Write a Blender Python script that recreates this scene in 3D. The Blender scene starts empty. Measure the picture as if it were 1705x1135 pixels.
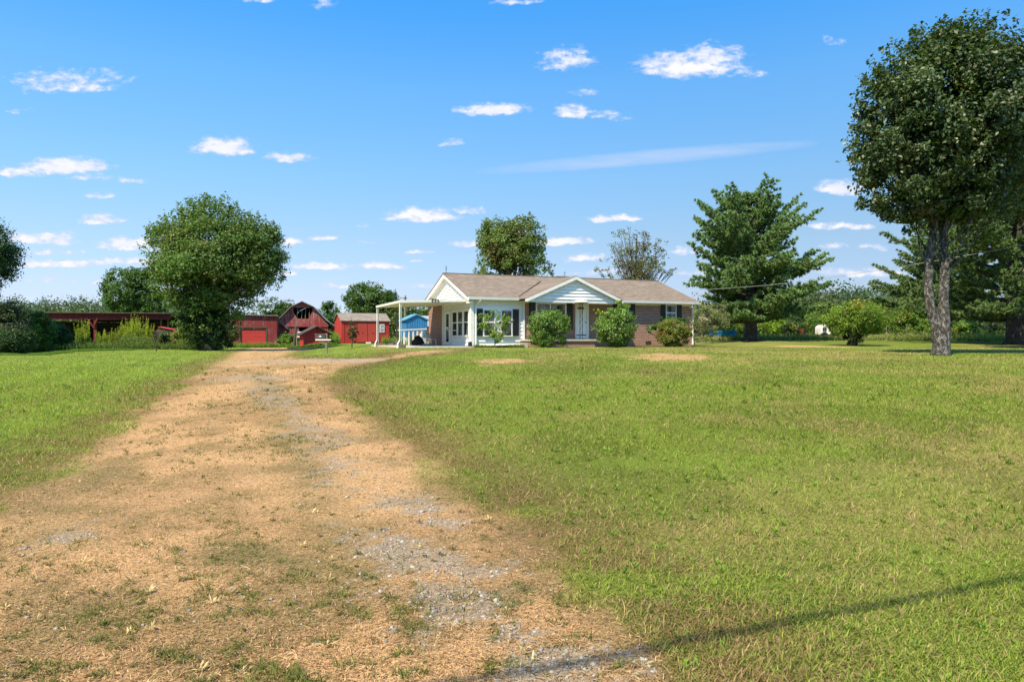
import bpy, math, random
import numpy as np
from mathutils import Vector, Matrix
# ---------------------------------------------------------------- camera, sky, sun
F, HZ, CX = 1215.0, 563.0, 852.5          # focal length and horizon, in photo pixels
EYE = 1.6
SC = bpy.context.scene
COL = SC.collection
cam = bpy.data.cameras.new("camera"); camo = bpy.data.objects.new("camera", cam); COL.objects.link(camo)
SC.camera = camo
camo.location = (0, 0, EYE); camo.rotation_euler = (math.radians(90), 0, 0)
cam.sensor_width = 36.0; cam.lens = 36.0 * F / 1705.0
cam.shift_y = -(567.5 - HZ) / 1705.0
cam.clip_end = 3000; cam.clip_start = 0.05
SUN_AZ, SUN_EL = math.radians(38), math.radians(52)
TS = Vector((-math.sin(SUN_AZ) * math.cos(SUN_EL), -math.cos(SUN_AZ) * math.cos(SUN_EL), math.sin(SUN_EL)))
sl = bpy.data.lights.new("sun", 'SUN'); sl.energy = 4.6; sl.angle = math.radians(0.5); sl.color = (1.0, 0.87, 0.64)
so = bpy.data.objects.new("sun", sl); COL.objects.link(so)
so.rotation_euler = (-TS).to_track_quat('-Z', 'Y').to_euler()
SC.view_settings.view_transform = 'Standard'; SC.view_settings.look = 'None'
SC.view_settings.exposure = 0.95; SC.view_settings.gamma = 1.0
SC.cycles.max_bounces = 6; SC.cycles.transparent_max_bounces = 8

# clouds: direction of each puff in kilo-pixels of the photo's gnomonic sky, half sizes, strength
CLOUDS = [(115,143,85,20,.62),(70,135,60,14,.45),(175,130,45,12,.4),(32,185,16,6,.35),(945,103,46,20,.62),(925,112,28,12,.4),(1135,115,82,24,1.0),(1185,100,58,22,.85),(1240,122,38,12,.5),
 (825,184,62,12,1.0),(955,188,38,12,.8),(1018,195,34,8,.6),(975,155,24,8,.4),(752,240,24,7,.6),(370,250,58,17,1.05),(480,266,42,10,.9),
 (30,288,50,9,.85),(110,280,80,16,1.05),(150,296,38,7,.7),(215,302,30,8,.5),(165,325,25,5,.6),(167,367,38,9,.75),(700,361,54,13,1.1),(780,352,32,6,.75),
 (70,400,60,12,.85),(105,402,25,8,.4),(215,411,58,13,1.0),(480,404,26,7,.8),(540,398,20,5,.75),(596,375,14,4,.35),(610,404,12,3,.35),
 (60,440,32,9,.85),(110,443,44,9,.85),(200,438,70,8,.65),(535,446,52,7,.95),(638,444,40,7,.85),(695,419,22,4,.8),(780,408,28,6,.75),(935,404,48,8,.9),
 (975,430,34,7,.8),(150,470,20,5,.6),(590,477,46,5,.7),(1400,316,46,14,1.0),(995,365,22,6,.8),(1044,364,30,6,.9),(1400,378,52,7,.8),(1390,410,30,5,.6),(1455,412,24,5,.45),
 (1440,455,80,9,.65),(1388,70,20,8,.45),(860,3,45,7,.45),(535,8,28,9,.35),(430,0,34,6,.5),(1185,455,60,8,.5),(700,436,14,3,.6),(470,455,25,5,.6),(1010,455,60,6,.5),(720,478,50,5,.5),(300,445,70,6,.5),
 (70,468,60,6,.4),(1150,420,40,5,.5),(60,420,90,7,.4)]
w = bpy.data.worlds.new("World"); SC.world = w; w.use_nodes = True
nt = w.node_tree; nt.nodes.clear()
class NB:
    """tiny node-building helper"""
    def __init__(s, nt): s.nt = nt
    def n(s, t, **k):
        nd = s.nt.nodes.new(t)
        for a, b in k.items():
            if a != 'i': setattr(nd, a, b)
        for a, b in (k.get('i') or {}).items():
            if isinstance(b, bpy.types.NodeSocket): s.nt.links.new(b, nd.inputs[a])
            else: nd.inputs[a].default_value = b
        return nd
    def m(s, op, a, b=None, c=None, clamp=False):
        i = {0: a}
        if b is not None: i[1] = b
        if c is not None: i[2] = c
        return s.n('ShaderNodeMath', operation=op, use_clamp=clamp, i=i).outputs[0]
    def v(s, op, a, b=None, c=None, out=0):
        i = {0: a}
        if b is not None: i[1] = b
        if c is not None: i[2] = c
        return s.n('ShaderNodeVectorMath', operation=op, i=i).outputs[out]
    def mix(s, f, a, b, bt='MIX'):
        nd = s.n('ShaderNodeMix', data_type='RGBA', blend_type=bt, i={0: f, 6: a, 7: b}); return nd.outputs[2]
    def mr(s, x, a, b, c=0., d=1., it='SMOOTHSTEP'):
        return s.n('ShaderNodeMapRange', interpolation_type=it, i={0: x, 1: a, 2: b, 3: c, 4: d}).outputs[0]
    def noise(s, vec, scale, det=4., rough=.55):
        nd = s.n('ShaderNodeTexNoise', i={'Vector': vec, 'Scale': scale, 'Detail': det, 'Roughness': rough}); return nd.outputs[0]
b = NB(nt)
sky = b.n('ShaderNodeTexSky', sky_type='NISHITA', sun_disc=False, sun_elevation=SUN_EL, sun_rotation=math.radians(142), altitude=200, air_density=1.0, dust_density=0.6, ozone_density=2.2)
tc = b.n('ShaderNodeTexCoord').outputs['Generated']
sp = b.n('ShaderNodeSeparateXYZ', i={0: tc}).outputs
Yd = b.m('MAXIMUM', b.m('ABSOLUTE', sp[1]), .03)
U = b.m('ADD', b.m('MULTIPLY', b.m('DIVIDE', sp[0], Yd), F / 1000), CX / 1000)
V = b.m('SUBTRACT', HZ / 1000, b.m('MULTIPLY', b.m('DIVIDE', sp[2], Yd), F / 1000))
UV = b.n('ShaderNodeCombineXYZ', i={0: U, 1: V, 2: 0.}).outputs[0]
nw = b.n('ShaderNodeTexNoise', i={'Vector': b.v('MULTIPLY', UV, (1, 1.6, 1)), 'Scale': 22., 'Detail': 5., 'Roughness': .6}).outputs['Color']
warp = b.v('MULTIPLY', b.v('SUBTRACT', nw, (.5, .5, .5)), (.050, .022, 0))
UVw = b.v('ADD', UV, warp)
best = None
for cx, cy, a_, b_, st in CLOUDS:
    a_ *= 1.12 if cy < 340 else 1.3; b_ *= 1.45; st = st if cy < 340 else min(1.05, st + .12)
    A, B = 1000. / a_, 1000. / b_
    p = b.v('MULTIPLY_ADD', UVw, (A, B, 0), (-cx / 1000 * A, -cy / 1000 * B, 0))
    q = b.v('MAXIMUM', p, b.v('MULTIPLY', p, (1, 2.0, 1)))
    d = b.m('DOT_PRODUCT' if False else 'MULTIPLY_ADD', b.v('DOT_PRODUCT', q, q, out=1), -st, st)   # st*(1-d2)
    best = d if best is None else b.m('MAXIMUM', best, d)
n1 = b.noise(b.v('MULTIPLY', UV, (1, 2.0, 1)), 42., 7., .62)
n2 = b.noise(b.v('MULTIPLY', UV, (1, 3.0, 1)), 9., 3., .5)
e = b.m('ADD', b.m('MAXIMUM', best, -1.), b.m('MULTIPLY', b.m('SUBTRACT', n1, .5), 2.4))
alpha = b.mr(e, .02, .9)
alpha = b.m('MULTIPLY', alpha, b.mr(best, -.35, .15))
wh = b.m('MULTIPLY', b.mr(e, .3, 1.1), b.mr(n2, .25, .55, .45, 1.))
ccol = b.mix(wh, (.66, .75, .97, 1), (.97, .97, 1.0, 1))
# long thin cirrus streak, right of centre
cvec = b.v('MULTIPLY_ADD', UVw, (1000 / 300., 0, 0), (-1080 / 300., 0, 0))
cy_ = b.m('ADD', V, b.m('MULTIPLY', b.m('SUBTRACT', U, 1.08), .085))
cd = b.m('POWER', b.m('ABSOLUTE', b.m('MULTIPLY', b.m('SUBTRACT', cy_, .262), 1000 / 14.)), 2.)
cxx = b.v('DOT_PRODUCT', cvec, cvec, out=1)
cir = b.m('MAXIMUM', b.m('SUBTRACT', 1., b.m('ADD', cd, cxx)), 0.)
nc = b.noise(b.v('MULTIPLY', UV, (1, 7.0, 1)), 10., 5., .6)
cir = b.m('MULTIPLY', b.m('MULTIPLY', cir, nc), .9)
# blue of the photo's sky
ramp = b.n('ShaderNodeValToRGB', i={0: b.m('MAXIMUM', sp[2], 0.)})
RP = [(0., .29, .34, .52), (.015, .30, .35, .50), (.052, .305, .31, .405), (.133, .345, .375, .405), (.212, .34, .455, .50), (.322, .29, .53, .64), (.414, .175, .54, .76), (1., .22, .45, .6)]
el_ = ramp.color_ramp.elements
while len(el_) < len(RP): el_.new(.5)
for q_, (p_, r_, g_, b_) in zip(el_, RP): q_.position = p_; q_.color = (r_, g_, b_, 1)
skyv = b.v('MULTIPLY', b.v('MULTIPLY', sky.outputs[0], ramp.outputs[0]), (1.46, 1.46, 1.46))
STR = 0.13
k = .53 / STR
cl = b.v('MULTIPLY', ccol, (k, k, k))
full = b.mix(cir, b.mix(alpha, skyv, cl), cl)
bg = b.n('ShaderNodeBackground', i={'Color': full, 'Strength': STR})
wo = b.n('ShaderNodeOutputWorld', i={'Surface': bg.outputs[0]})

# ---------------------------------------------------------------- terrain
def S(t): t = np.clip(t, 0, 1); return t * t * (3 - 2 * t)
def ground(X, Y):
    X = np.asarray(X, float); Y = np.asarray(Y, float)
    r = 1.12 * S(Y / 27.) - .34 * S((-X - 5 - .42 * np.maximum(Y - 37, 0)) / 4.5) * S((Y - 12) / 20.) + .30 * S((Y - 36) / 16.) * S((X - 10) / 8.)
    r = r + .1 * S((Y - 62) / 20.) * S(-X / 10.)
    r = r - .25 * np.exp(-((X + .70 * Y - 1.5) ** 2) / 6.) * S((Y - 34) / 6.) * S((62 - Y) / 10.) * S((-X - 20) / 5.)
    return r
def px(x, Z): return (x - CX) / F * Z
def at(x, Z):  X = px(x, Z); return Vector((X, Z, float(ground(X, Z))))
def hz(y, Z): return EYE + (HZ - y) / F * Z            # world height of photo row y at depth Z
def unproject(x, y):
    """photo pixels -> ground points, by marching"""
    x = np.asarray(x, float); y = np.asarray(y, float)
    t = (y - HZ) / F
    Y = 1.6 / np.maximum(t, 1e-4)
    Y = np.minimum(Y, 400)
    for _ in range(40):
        h = EYE - ground((x - CX) / F * Y, Y)
        Y = .5 * Y + .5 * np.minimum(h / np.maximum(t, 1e-4), 400)
    return (x - CX) / F * Y, Y

# ---------------------------------------------------------------- helpers
rng = np.random.default_rng(7)
def link(name, me, parent=None):
    o = bpy.data.objects.new(name, me); COL.objects.link(o)
    if parent is not None: o.parent = parent
    return o
def tag(o, label=None, cat=None, group=None, kind=None):
    if label: o['label'] = label
    if cat: o['category'] = cat
    if group: o['group'] = group
    if kind: o['kind'] = kind
    return o
def thing(name, label, cat, loc, rz=0., group=None):
    o = link(name, None); o.location = loc; o.rotation_euler = (0, 0, rz); o.empty_display_size = .2
    return tag(o, label, cat, group)
def np_mesh(name, V_, Fc, mat, parent=None, col=None, smooth=False):
    V_ = np.asarray(V_, np.float32); Fc = np.asarray(Fc, np.int32); k = Fc.shape[1]
    me = bpy.data.meshes.new(name); me.vertices.add(len(V_)); me.vertices.foreach_set('co', V_.ravel())
    me.loops.add(Fc.size); me.loops.foreach_set('vertex_index', Fc.ravel())
    me.polygons.add(len(Fc)); me.polygons.foreach_set('loop_start', np.arange(0, Fc.size, k, dtype=np.int32))
    me.polygons.foreach_set('loop_total', np.full(len(Fc), k, np.int32))
    if smooth: me.polygons.foreach_set('use_smooth', np.ones(len(Fc), bool))
    if col is not None:
        ca = me.color_attributes.new('col', 'FLOAT_COLOR', 'POINT')
        c4 = np.ones((len(V_), 4), np.float32); c4[:, :3] = col; ca.data.foreach_set('color', c4.ravel())
    me.update(); me.materials.append(mat)
    return link(name, me, parent)
class MB:
    def __init__(s): s.v = []; s.f = []
    def add(s, vs, fs):
        n = len(s.v); s.v += [tuple(v) for v in vs]; s.f += [tuple(i + n for i in f) for f in fs]; return s
    def box(s, x0, x1, y0, y1, z0, z1, M=None):
        vs = [Vector((x, y, z)) for z in (z0, z1) for x, y in ((x0, y0), (x1, y0), (x1, y1), (x0, y1))]
        if M: vs = [M @ v for v in vs]
        return s.add(vs, [(3, 2, 1, 0), (4, 5, 6, 7), (0, 1, 5, 4), (1, 2, 6, 5), (2, 3, 7, 6), (3, 0, 4, 7)])
    def beam(s, p, q, w_, h_=None, up=(0, 0, 1)):
        p = Vector(p); q = Vector(q); h_ = h_ or w_; d = (q - p); L = d.length; d.normalize()
        up = Vector(up)
        if abs(d.dot(up)) > .98: up = Vector((0, 1, 0))
        r = d.cross(up).normalized(); u = r.cross(d)
        vs = [a + r * sx * w_ / 2 + u * sz * h_ / 2 for a in (p, q) for sx, sz in ((-1, -1), (1, -1), (1, 1), (-1, 1))]
        return s.add(vs, [(0, 1, 2, 3), (7, 6, 5, 4), (0, 4, 5, 1), (1, 5, 6, 2), (2, 6, 7, 3), (3, 7, 4, 0)])
    def poly(s, pts, axis, a, b_):
        """extrude polygon pts along axis ('x','y','z') from a to b"""
        def mk(p, t): return {'x': (t, p[0], p[1]), 'y': (p[0], t, p[1]), 'z': (p[0], p[1], t)}[axis]
        n = len(pts); vs = [mk(p, a) for p in pts] + [mk(p, b_) for p in pts]
        return s.add(vs, [tuple(range(n)), tuple(range(2 * n - 1, n - 1, -1))] + [(i, i + n, (i + 1) % n + n, (i + 1) % n) for i in range(n)])
    def slab(s, quad, th):
        """quad (4 pts) thickened downwards by th"""
        q = [Vector(p) for p in quad]; vs = q + [p - Vector((0, 0, th)) for p in q]
        return s.add(vs, [(0, 1, 2, 3), (7, 6, 5, 4)] + [(i, i + 4, (i + 1) % 4 + 4, (i + 1) % 4) for i in range(4)])
    def tube(s, pts, rs, n=8, cap=True):
        pts = [Vector(p) for p in pts]; m = len(pts); base = len(s.v); prev = None
        for i, p in enumerate(pts):
            d = (pts[min(i + 1, m - 1)] - pts[max(i - 1, 0)]).normalized()
            a = prev if prev is not None else (Vector((1, 0, 0)) if abs(d.x) < .8 else Vector((0, 1, 0)))
            a = (a - d * a.dot(d)).normalized(); prev = a; c = d.cross(a)
            r = rs[i] if hasattr(rs, '__len__') else rs
            for k in range(n):
                t = 2 * math.pi * k / n; s.v.append(tuple(p + (a * math.cos(t) + c * math.sin(t)) * r))
        for i in range(m - 1):
            for k in range(n):
                s.f.append((base + i * n + k, base + i * n + (k + 1) % n, base + (i + 1) * n + (k + 1) % n, base + (i + 1) * n + k))
        if cap:
            s.f.append(tuple(base + k for k in range(n))[::-1]); s.f.append(tuple(base + (m - 1) * n + k for k in range(n)))
        return s
    def build(s, name, mat, parent=None, smooth=False, bevel=0.):
        me = bpy.data.meshes.new(name); me.from_pydata(s.v, [], s.f); me.materials.append(mat)
        if smooth: me.polygons.foreach_set('use_smooth', [True] * len(me.polygons))
        me.update()
        import bmesh
        bm = bmesh.new(); bm.from_mesh(me); bmesh.ops.recalc_face_normals(bm, faces=bm.faces)
        if bevel: bmesh.ops.bevel(bm, geom=bm.edges[:], offset=bevel, segments=1, affect='EDGES')
        bm.to_mesh(me); bm.free()
        return link(name, me, parent)

# ---------------------------------------------------------------- materials
def mat(name, fn=None, color=(.5, .5, .5), rough=.7, metal=0., spec=.3):
    m = bpy.data.materials.new(name); m.use_nodes = True; n = m.node_tree; n.nodes.clear(); bb = NB(n)
    pr = bb.n('ShaderNodeBsdfPrincipled', i={'Base Color': (*color, 1), 'Roughness': rough, 'Metallic': metal, 'Specular IOR Level': spec})
    bb.n('ShaderNodeOutputMaterial', i={'Surface': pr.outputs[0]})
    if fn: fn(bb, pr)
    return m
def lk(bb, o, i): bb.nt.links.new(o, i)
def bump(bb, pr, h, st, dist=.02):
    bn = bb.n('ShaderNodeBump', i={'Strength': st, 'Distance': dist, 'Height': h}); lk(bb, bn.outputs[0], pr.inputs['Normal'])
def paint(color, rough=.6, dirt=.12, metal=0., scale=3.):
    def fn(bb, pr):
        oc = bb.n('ShaderNodeTexCoord').outputs['Object']
        n = bb.noise(oc, scale, 6., .65); n3 = bb.noise(oc, scale * 14, 3., .6)
        d = bb.mix(bb.mr(n, .35, .75), (*color, 1), (*[c * (1 - dirt * 2.2) for c in color], 1))
        d = bb.mix(bb.m('MULTIPLY', n3, dirt), d, (.22, .2, .16, 1)); lk(bb, d, pr.inputs['Base Color'])
        bump(bb, pr, n3, .12, .01)
    return mat('paint', fn, color, rough, metal)
WHITE = paint((.80, .80, .77), .5, .04)
TRIM = paint((.74, .74, .71), .5, .07)
CREAM = paint((.72, .70, .60), .6, .06)
SHUT = paint((.016, .02, .028), .45, .05)
IRON = paint((.03, .028, .026), .5, .1)
GALV = paint((.52, .54, .55), .4, .12, .4)
ROOFMETAL = paint((.25, .235, .225), .6, .22)
CONC = paint((.52, .50, .46), .85, .14)
BLOCK = paint((.17, .14, .11), .9, .2, scale=9)
WOODG = paint((.22, .19, .15), .85, .3, scale=8)
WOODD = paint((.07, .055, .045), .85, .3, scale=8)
BLACK = mat('black_cover', None, (.012, .012, .014), .5)
BLUE = paint((.035, .22, .46), .5, .12)
BLUEROOF = paint((.12, .36, .55), .5, .15)
INSHADE = mat('inside_shade', None, (.018, .014, .012), .9)  # near-black colour standing for the shade inside the barn
def f_bricks(bb, pr):
    oc = bb.n('ShaderNodeTexCoord').outputs['Object']; s3 = bb.n('ShaderNodeSeparateXYZ', i={0: oc}).outputs
    v = bb.n('ShaderNodeCombineXYZ', i={0: bb.m('ADD', s3[0], s3[1]), 1: s3[2], 2: 0.}).outputs[0]
    br = bb.n('ShaderNodeTexBrick', offset=.5, i={'Vector': v, 'Color1': (.36, .165, .115, 1), 'Color2': (.16, .07, .052, 1), 'Mortar': (.48, .39, .33, 1), 'Scale': 1., 'Mortar Size': .011, 'Mortar Smooth': .25, 'Bias': -.25, 'Brick Width': .235, 'Row Height': .088})
    n = bb.noise(v, 2.2, 5., .6); n2 = bb.noise(v, 40., 3., .6)
    c = bb.mix(bb.mr(n, .35, .7, 0., .5), br.outputs[0], (.30, .17, .13, 1)); c = bb.mix(bb.m('MULTIPLY', n2, .35), c, (.12, .06, .05, 1))
    lk(bb, c, pr.inputs['Base Color']); bump(bb, pr, bb.m('ADD', bb.m('MULTIPLY', br.outputs[1], -1.), bb.m('MULTIPLY', n2, .3)), .6, .01)
BRICK = mat('brick', f_bricks, rough=.85)
def f_shingle(bb, pr):
    oc = bb.n('ShaderNodeTexCoord').outputs['Object']; s3 = bb.n('ShaderNodeSeparateXYZ', i={0: oc}).outputs
    v = bb.n('ShaderNodeCombineXYZ', i={0: s3[0], 1: bb.m('MULTIPLY', s3[2], 2.9), 2: 0.}).outputs[0]; nm_ = bb.noise(v, 3.2, 3., .7)
    br = bb.n('ShaderNodeTexBrick', offset=.4, i={'Vector': v, 'Color1': (.27, .215, .165, 1), 'Color2': (.15, .115, .09, 1), 'Mortar': (.06, .048, .04, 1), 'Scale': 1., 'Mortar Size': .008, 'Mortar Smooth': .5, 'Bias': 0., 'Brick Width': .30, 'Row Height': .15})
    n = bb.noise(oc, 1.1, 5., .6); n2 = bb.noise(oc, 60., 3., .7)
    c = bb.mix(bb.mr(n, .3, .75, 0., .45), br.outputs[0], (.14, .11, .09, 1)); c = bb.mix(bb.mr(nm_, .42, .62, 0., .5), c, (.105, .083, .068, 1)); c = bb.mix(bb.m('MULTIPLY', n2, .35), c, (.29, .24, .195, 1))
    lk(bb, c, pr.inputs['Base Color']); bump(bb, pr, n2, .4, .02)
SHINGLE = mat('shingles', f_shingle, rough=.9)
def f_shingle_old(bb, pr):
    oc = bb.n('ShaderNodeTexCoord').outputs['Object']
    n = bb.noise(oc, 2., 6., .65); n2 = bb.noise(oc, 25., 3., .7)
    c = bb.mix(bb.mr(n, .3, .7), (.24, .20, .165, 1), (.13, .115, .10, 1)); c = bb.mix(bb.m('MULTIPLY', n2, .4), c, (.3, .27, .24, 1)); lk(bb, c, pr.inputs['Base Color'])
OLDROOF = mat('old_shingles', f_shingle_old, rough=.9)
def barn(base, worn, amount, gap=.22, rowb=False):
    def fn(bb, pr):
        oc = bb.n('ShaderNodeTexCoord').outputs['Object']; s3 = bb.n('ShaderNodeSeparateXYZ', i={0: oc}).outputs
        h = bb.m('ADD', s3[0], bb.m('MULTIPLY', s3[1], 1.0))
        v = bb.n('ShaderNodeCombineXYZ', i={0: h, 1: bb.m('MULTIPLY', s3[2], .12), 2: 0.}).outputs[0]
        n1 = bb.noise(v, 9., 5., .7); nb = bb.noise(oc, .8, 5., .65); n3 = bb.noise(v, 30., 3., .6)
        wv = bb.m('ADD', bb.m('MULTIPLY', n1, .65), bb.m('MULTIPLY', nb, .45))
        c = bb.mix(bb.mr(wv, .62 - amount, .78 - amount * .6), (*base, 1), (*worn, 1))
        fl = bb.m('FLOOR', bb.m('DIVIDE', h, gap))
        wn = bb.n('ShaderNodeTexWhiteNoise', noise_dimensions='1D', i={'W': fl}).outputs[0]
        c = bb.mix(bb.mr(wn, 0., 1., 0., .45, 'LINEAR'), c, (*[q * .45 for q in base], 1))
        fr = bb.m('FRACT', bb.m('DIVIDE', h, gap)); line = bb.mr(fr, .0, .10, 1., 0.)
        c = bb.mix(bb.m('MULTIPLY', line, .8), c, (.02, .008, .008, 1))
        c = bb.mix(bb.m('MULTIPLY', n3, .3), c, (*[q * .5 for q in base], 1))
        lk(bb, c, pr.inputs['Base Color'])
    return mat('barn_boards', fn, base, .85)
BARN = barn((.27, .038, .038), (.34, .24, .235), .135)
BARN2 = barn((.22, .03, .03), (.33, .22, .21), .085)
REDSIDE = barn((.40, .035, .028), (.42, .07, .05), -.12, 1.22)
REDFASC = barn((.15, .022, .024), (.25, .13, .12), .02, .3)
REDDOOR = paint((.42, .03, .025), .55, .1)
REDTRIM = paint((.44, .045, .03), .6, .1)
def f_glass(bb, pr):
    oc = bb.n('ShaderNodeTexCoord').outputs['Object']; n = bb.noise(oc, 2.5, 2., .5)
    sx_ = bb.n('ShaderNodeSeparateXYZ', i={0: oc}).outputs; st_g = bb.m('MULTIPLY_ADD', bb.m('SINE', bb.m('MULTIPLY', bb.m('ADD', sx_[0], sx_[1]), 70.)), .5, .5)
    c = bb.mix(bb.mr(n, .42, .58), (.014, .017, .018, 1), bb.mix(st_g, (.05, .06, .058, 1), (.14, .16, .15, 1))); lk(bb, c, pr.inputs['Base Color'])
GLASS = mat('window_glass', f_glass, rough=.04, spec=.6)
CURT = paint((.30, .33, .32), .8, .1)
def foliage(name, rough=.5, trans=.35, spec=.35):
    m = bpy.data.materials.new(name); m.use_nodes = True; n = m.node_tree; n.nodes.clear(); bb = NB(n)
    ca = bb.n('ShaderNodeVertexColor', layer_name='col').outputs[0]
    pr = bb.n('ShaderNodeBsdfPrincipled', i={'Base Color': ca, 'Roughness': rough, 'Specular IOR Level': spec})
    tr = bb.n('ShaderNodeBsdfTranslucent', i={'Color': bb.mix(1., ca, (1.15, 1.25, .55, 1), 'MULTIPLY')})
    mx = bb.n('ShaderNodeMixShader', i={0: trans, 1: pr.outputs[0], 2: tr.outputs[0]})
    bb.n('ShaderNodeOutputMaterial', i={'Surface': mx.outputs[0]}); return m
LEAF = foliage('leaf', .5, .42, .35); GLOSSY = foliage('glossy_leaf', .5, .32, .75); NEEDLE = foliage('needle', .5, .3, .35); GRASSM = foliage('grass_blade', .7, .3, .06)
def bark(a, c2):
    def fn(bb, pr):
        oc = bb.n('ShaderNodeTexCoord').outputs['Object']
        v = bb.v('MULTIPLY', oc, (1, 1, .55)); n = bb.noise(v, 13., 6., .75); n2 = bb.noise(oc, 2.2, 4., .6); n4 = bb.noise(v, 28., 4., .7)
        c = bb.mix(bb.mr(n, .46, .62), (*a, 1), (*c2, 1)); c = bb.mix(bb.mr(n2, .55, .70, 0., .4), c, (.22, .235, .20, 1))
        c = bb.mix(bb.mr(n4, .5, .62, 0., .55), c, (.025, .02, .018, 1))
        lk(bb, c, pr.inputs['Base Color']); bump(bb, pr, bb.m('ADD', n, bb.m('MULTIPLY', n4, .6)), 1., .06)
    return mat('bark', fn, a, .9)
BARK = bark((.06, .05, .042), (.17, .15, .13)); BARKG = bark((.045, .04, .036), (.27, .26, .245)); BARKD = bark((.045, .035, .03), (.12, .10, .085))

# ---------------------------------------------------------------- numpy noise for ground fields
_tab = rng.random((256, 256))
def vnoise(x, y):
    xi = np.floor(x).astype(int); yi = np.floor(y).astype(int); fx = S(x - xi); fy = S(y - yi)
    g = lambda i, j: _tab[i & 255, j & 255]
    return (g(xi, yi) * (1 - fx) + g(xi + 1, yi) * fx) * (1 - fy) + (g(xi, yi + 1) * (1 - fx) + g(xi + 1, yi + 1) * fx) * fy
def fbm(x, y, sc, o=4):
    r = 0; a = .5; t = 0
    for k in range(o): r = r + a * vnoise(x * sc + 17.3 * k, y * sc + 5.1 * k); t += a; a *= .55; sc *= 2.03
    return r / t
def world_line(pts):
    X, Y = unproject([p[0] for p in pts], [p[1] for p in pts]); return np.stack([X, Y], 1)
DRIVE = world_line([(-520, 1135), (-380, 1010), (-160, 900), (20, 815), (110, 752), (200, 700), (275, 655), (325, 622), (360, 600), (385, 588), (405, 581.5), (430, 577.5), (530, 577.5), (500, 583), (480, 592), (500, 598), (560, 598.5), (640, 595), (665, 589), (678, 585), (775, 582), (745, 587), (700, 592), (640, 600), (585, 611), (560, 625), (555, 640), (585, 665), (650, 712), (740, 775), (840, 850), (930, 915), (1030, 985), (1120, 1050), (1160, 1100), (1180, 1135)])
# close the polygon behind the camera
DRIVE = np.vstack([DRIVE, [[1.6, 1.5], [2.2, -8], [-6, -8], [-5, 1.5]]])
def seg_dist(X, Y, P, closed=True):
    d = np.full(X.shape, 1e9); n = len(P)
    for i in range(n if closed else n - 1):
        a = P[i]; c = P[(i + 1) % n]; ab = c - a; L = ab @ ab + 1e-9
        t = np.clip(((X - a[0]) * ab[0] + (Y - a[1]) * ab[1]) / L, 0, 1)
        d = np.minimum(d, np.hypot(X - a[0] - t * ab[0], Y - a[1] - t * ab[1]))
    return d
def inside(X, Y, P):
    r = np.zeros(X.shape, bool); n = len(P)
    for i in range(n):
        x0, y0 = P[i]; x1, y1 = P[(i + 1) % n]
        if y0 == y1: continue
        c = ((y0 > Y) != (y1 > Y)) & (X < (x1 - x0) * (Y - y0) / (y1 - y0) + x0); r ^= c
    return r
GRAV = [(world_line([(470, 603), (540, 600), (640, 600)]), .7, 1.9), (world_line([(395, 605), (470, 602)]), .6, 1.4), (world_line([(400, 629), (450, 628)]), .5, 1.6), (world_line([(540, 645), (520, 655)]), .3, .4),
        (world_line([(425, 640), (500, 700), (560, 760), (600, 805), (640, 840)]), .35, .85), (world_line([(580, 800), (640, 830), (740, 870)]), .3, 1.05),
        (world_line([(640, 900), (720, 935), (800, 955)]), .24, 1.2), (world_line([(700, 950), (770, 1010), (850, 1060), (960, 1120), (1000, 1160)]), .3, .82),
        (world_line([(60, 910), (160, 880)]), .2, .6), (world_line([(560, 870), (600, 960), (640, 1040)]), .2, .45)]
BARE = [(840, 602, 1.1, .9), (1125, 594, 1.5, 1.4), (880, 601, 1.3, .5), (1330, 576.5, 1.3, 2.0), (1400, 577.5, 1.5, .9), (1250, 569, 1.6, 1.0), (1180, 599, 1.6, .4)]
MIDS = [(world_line([(425, 615), (470, 690), (520, 790), (545, 880), (590, 1010)]), .30, .55), (world_line([(400, 915), (530, 935)]), .32, .9), (world_line([(560, 905), (600, 960)]), .25, .6), (world_line([(120, 1010), (200, 985)]), .28, .5), (world_line([(20, 930), (110, 840), (190, 770)]), .35, .4), (world_line([(760, 1000), (840, 985)]), .2, .4)]
def mids(X, Y):
    r = np.zeros_like(X)
    for P, wd, st in MIDS: r = np.maximum(r, st * np.exp(-(seg_dist(X, Y, P, False) / wd) ** 2))
    return r
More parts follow.
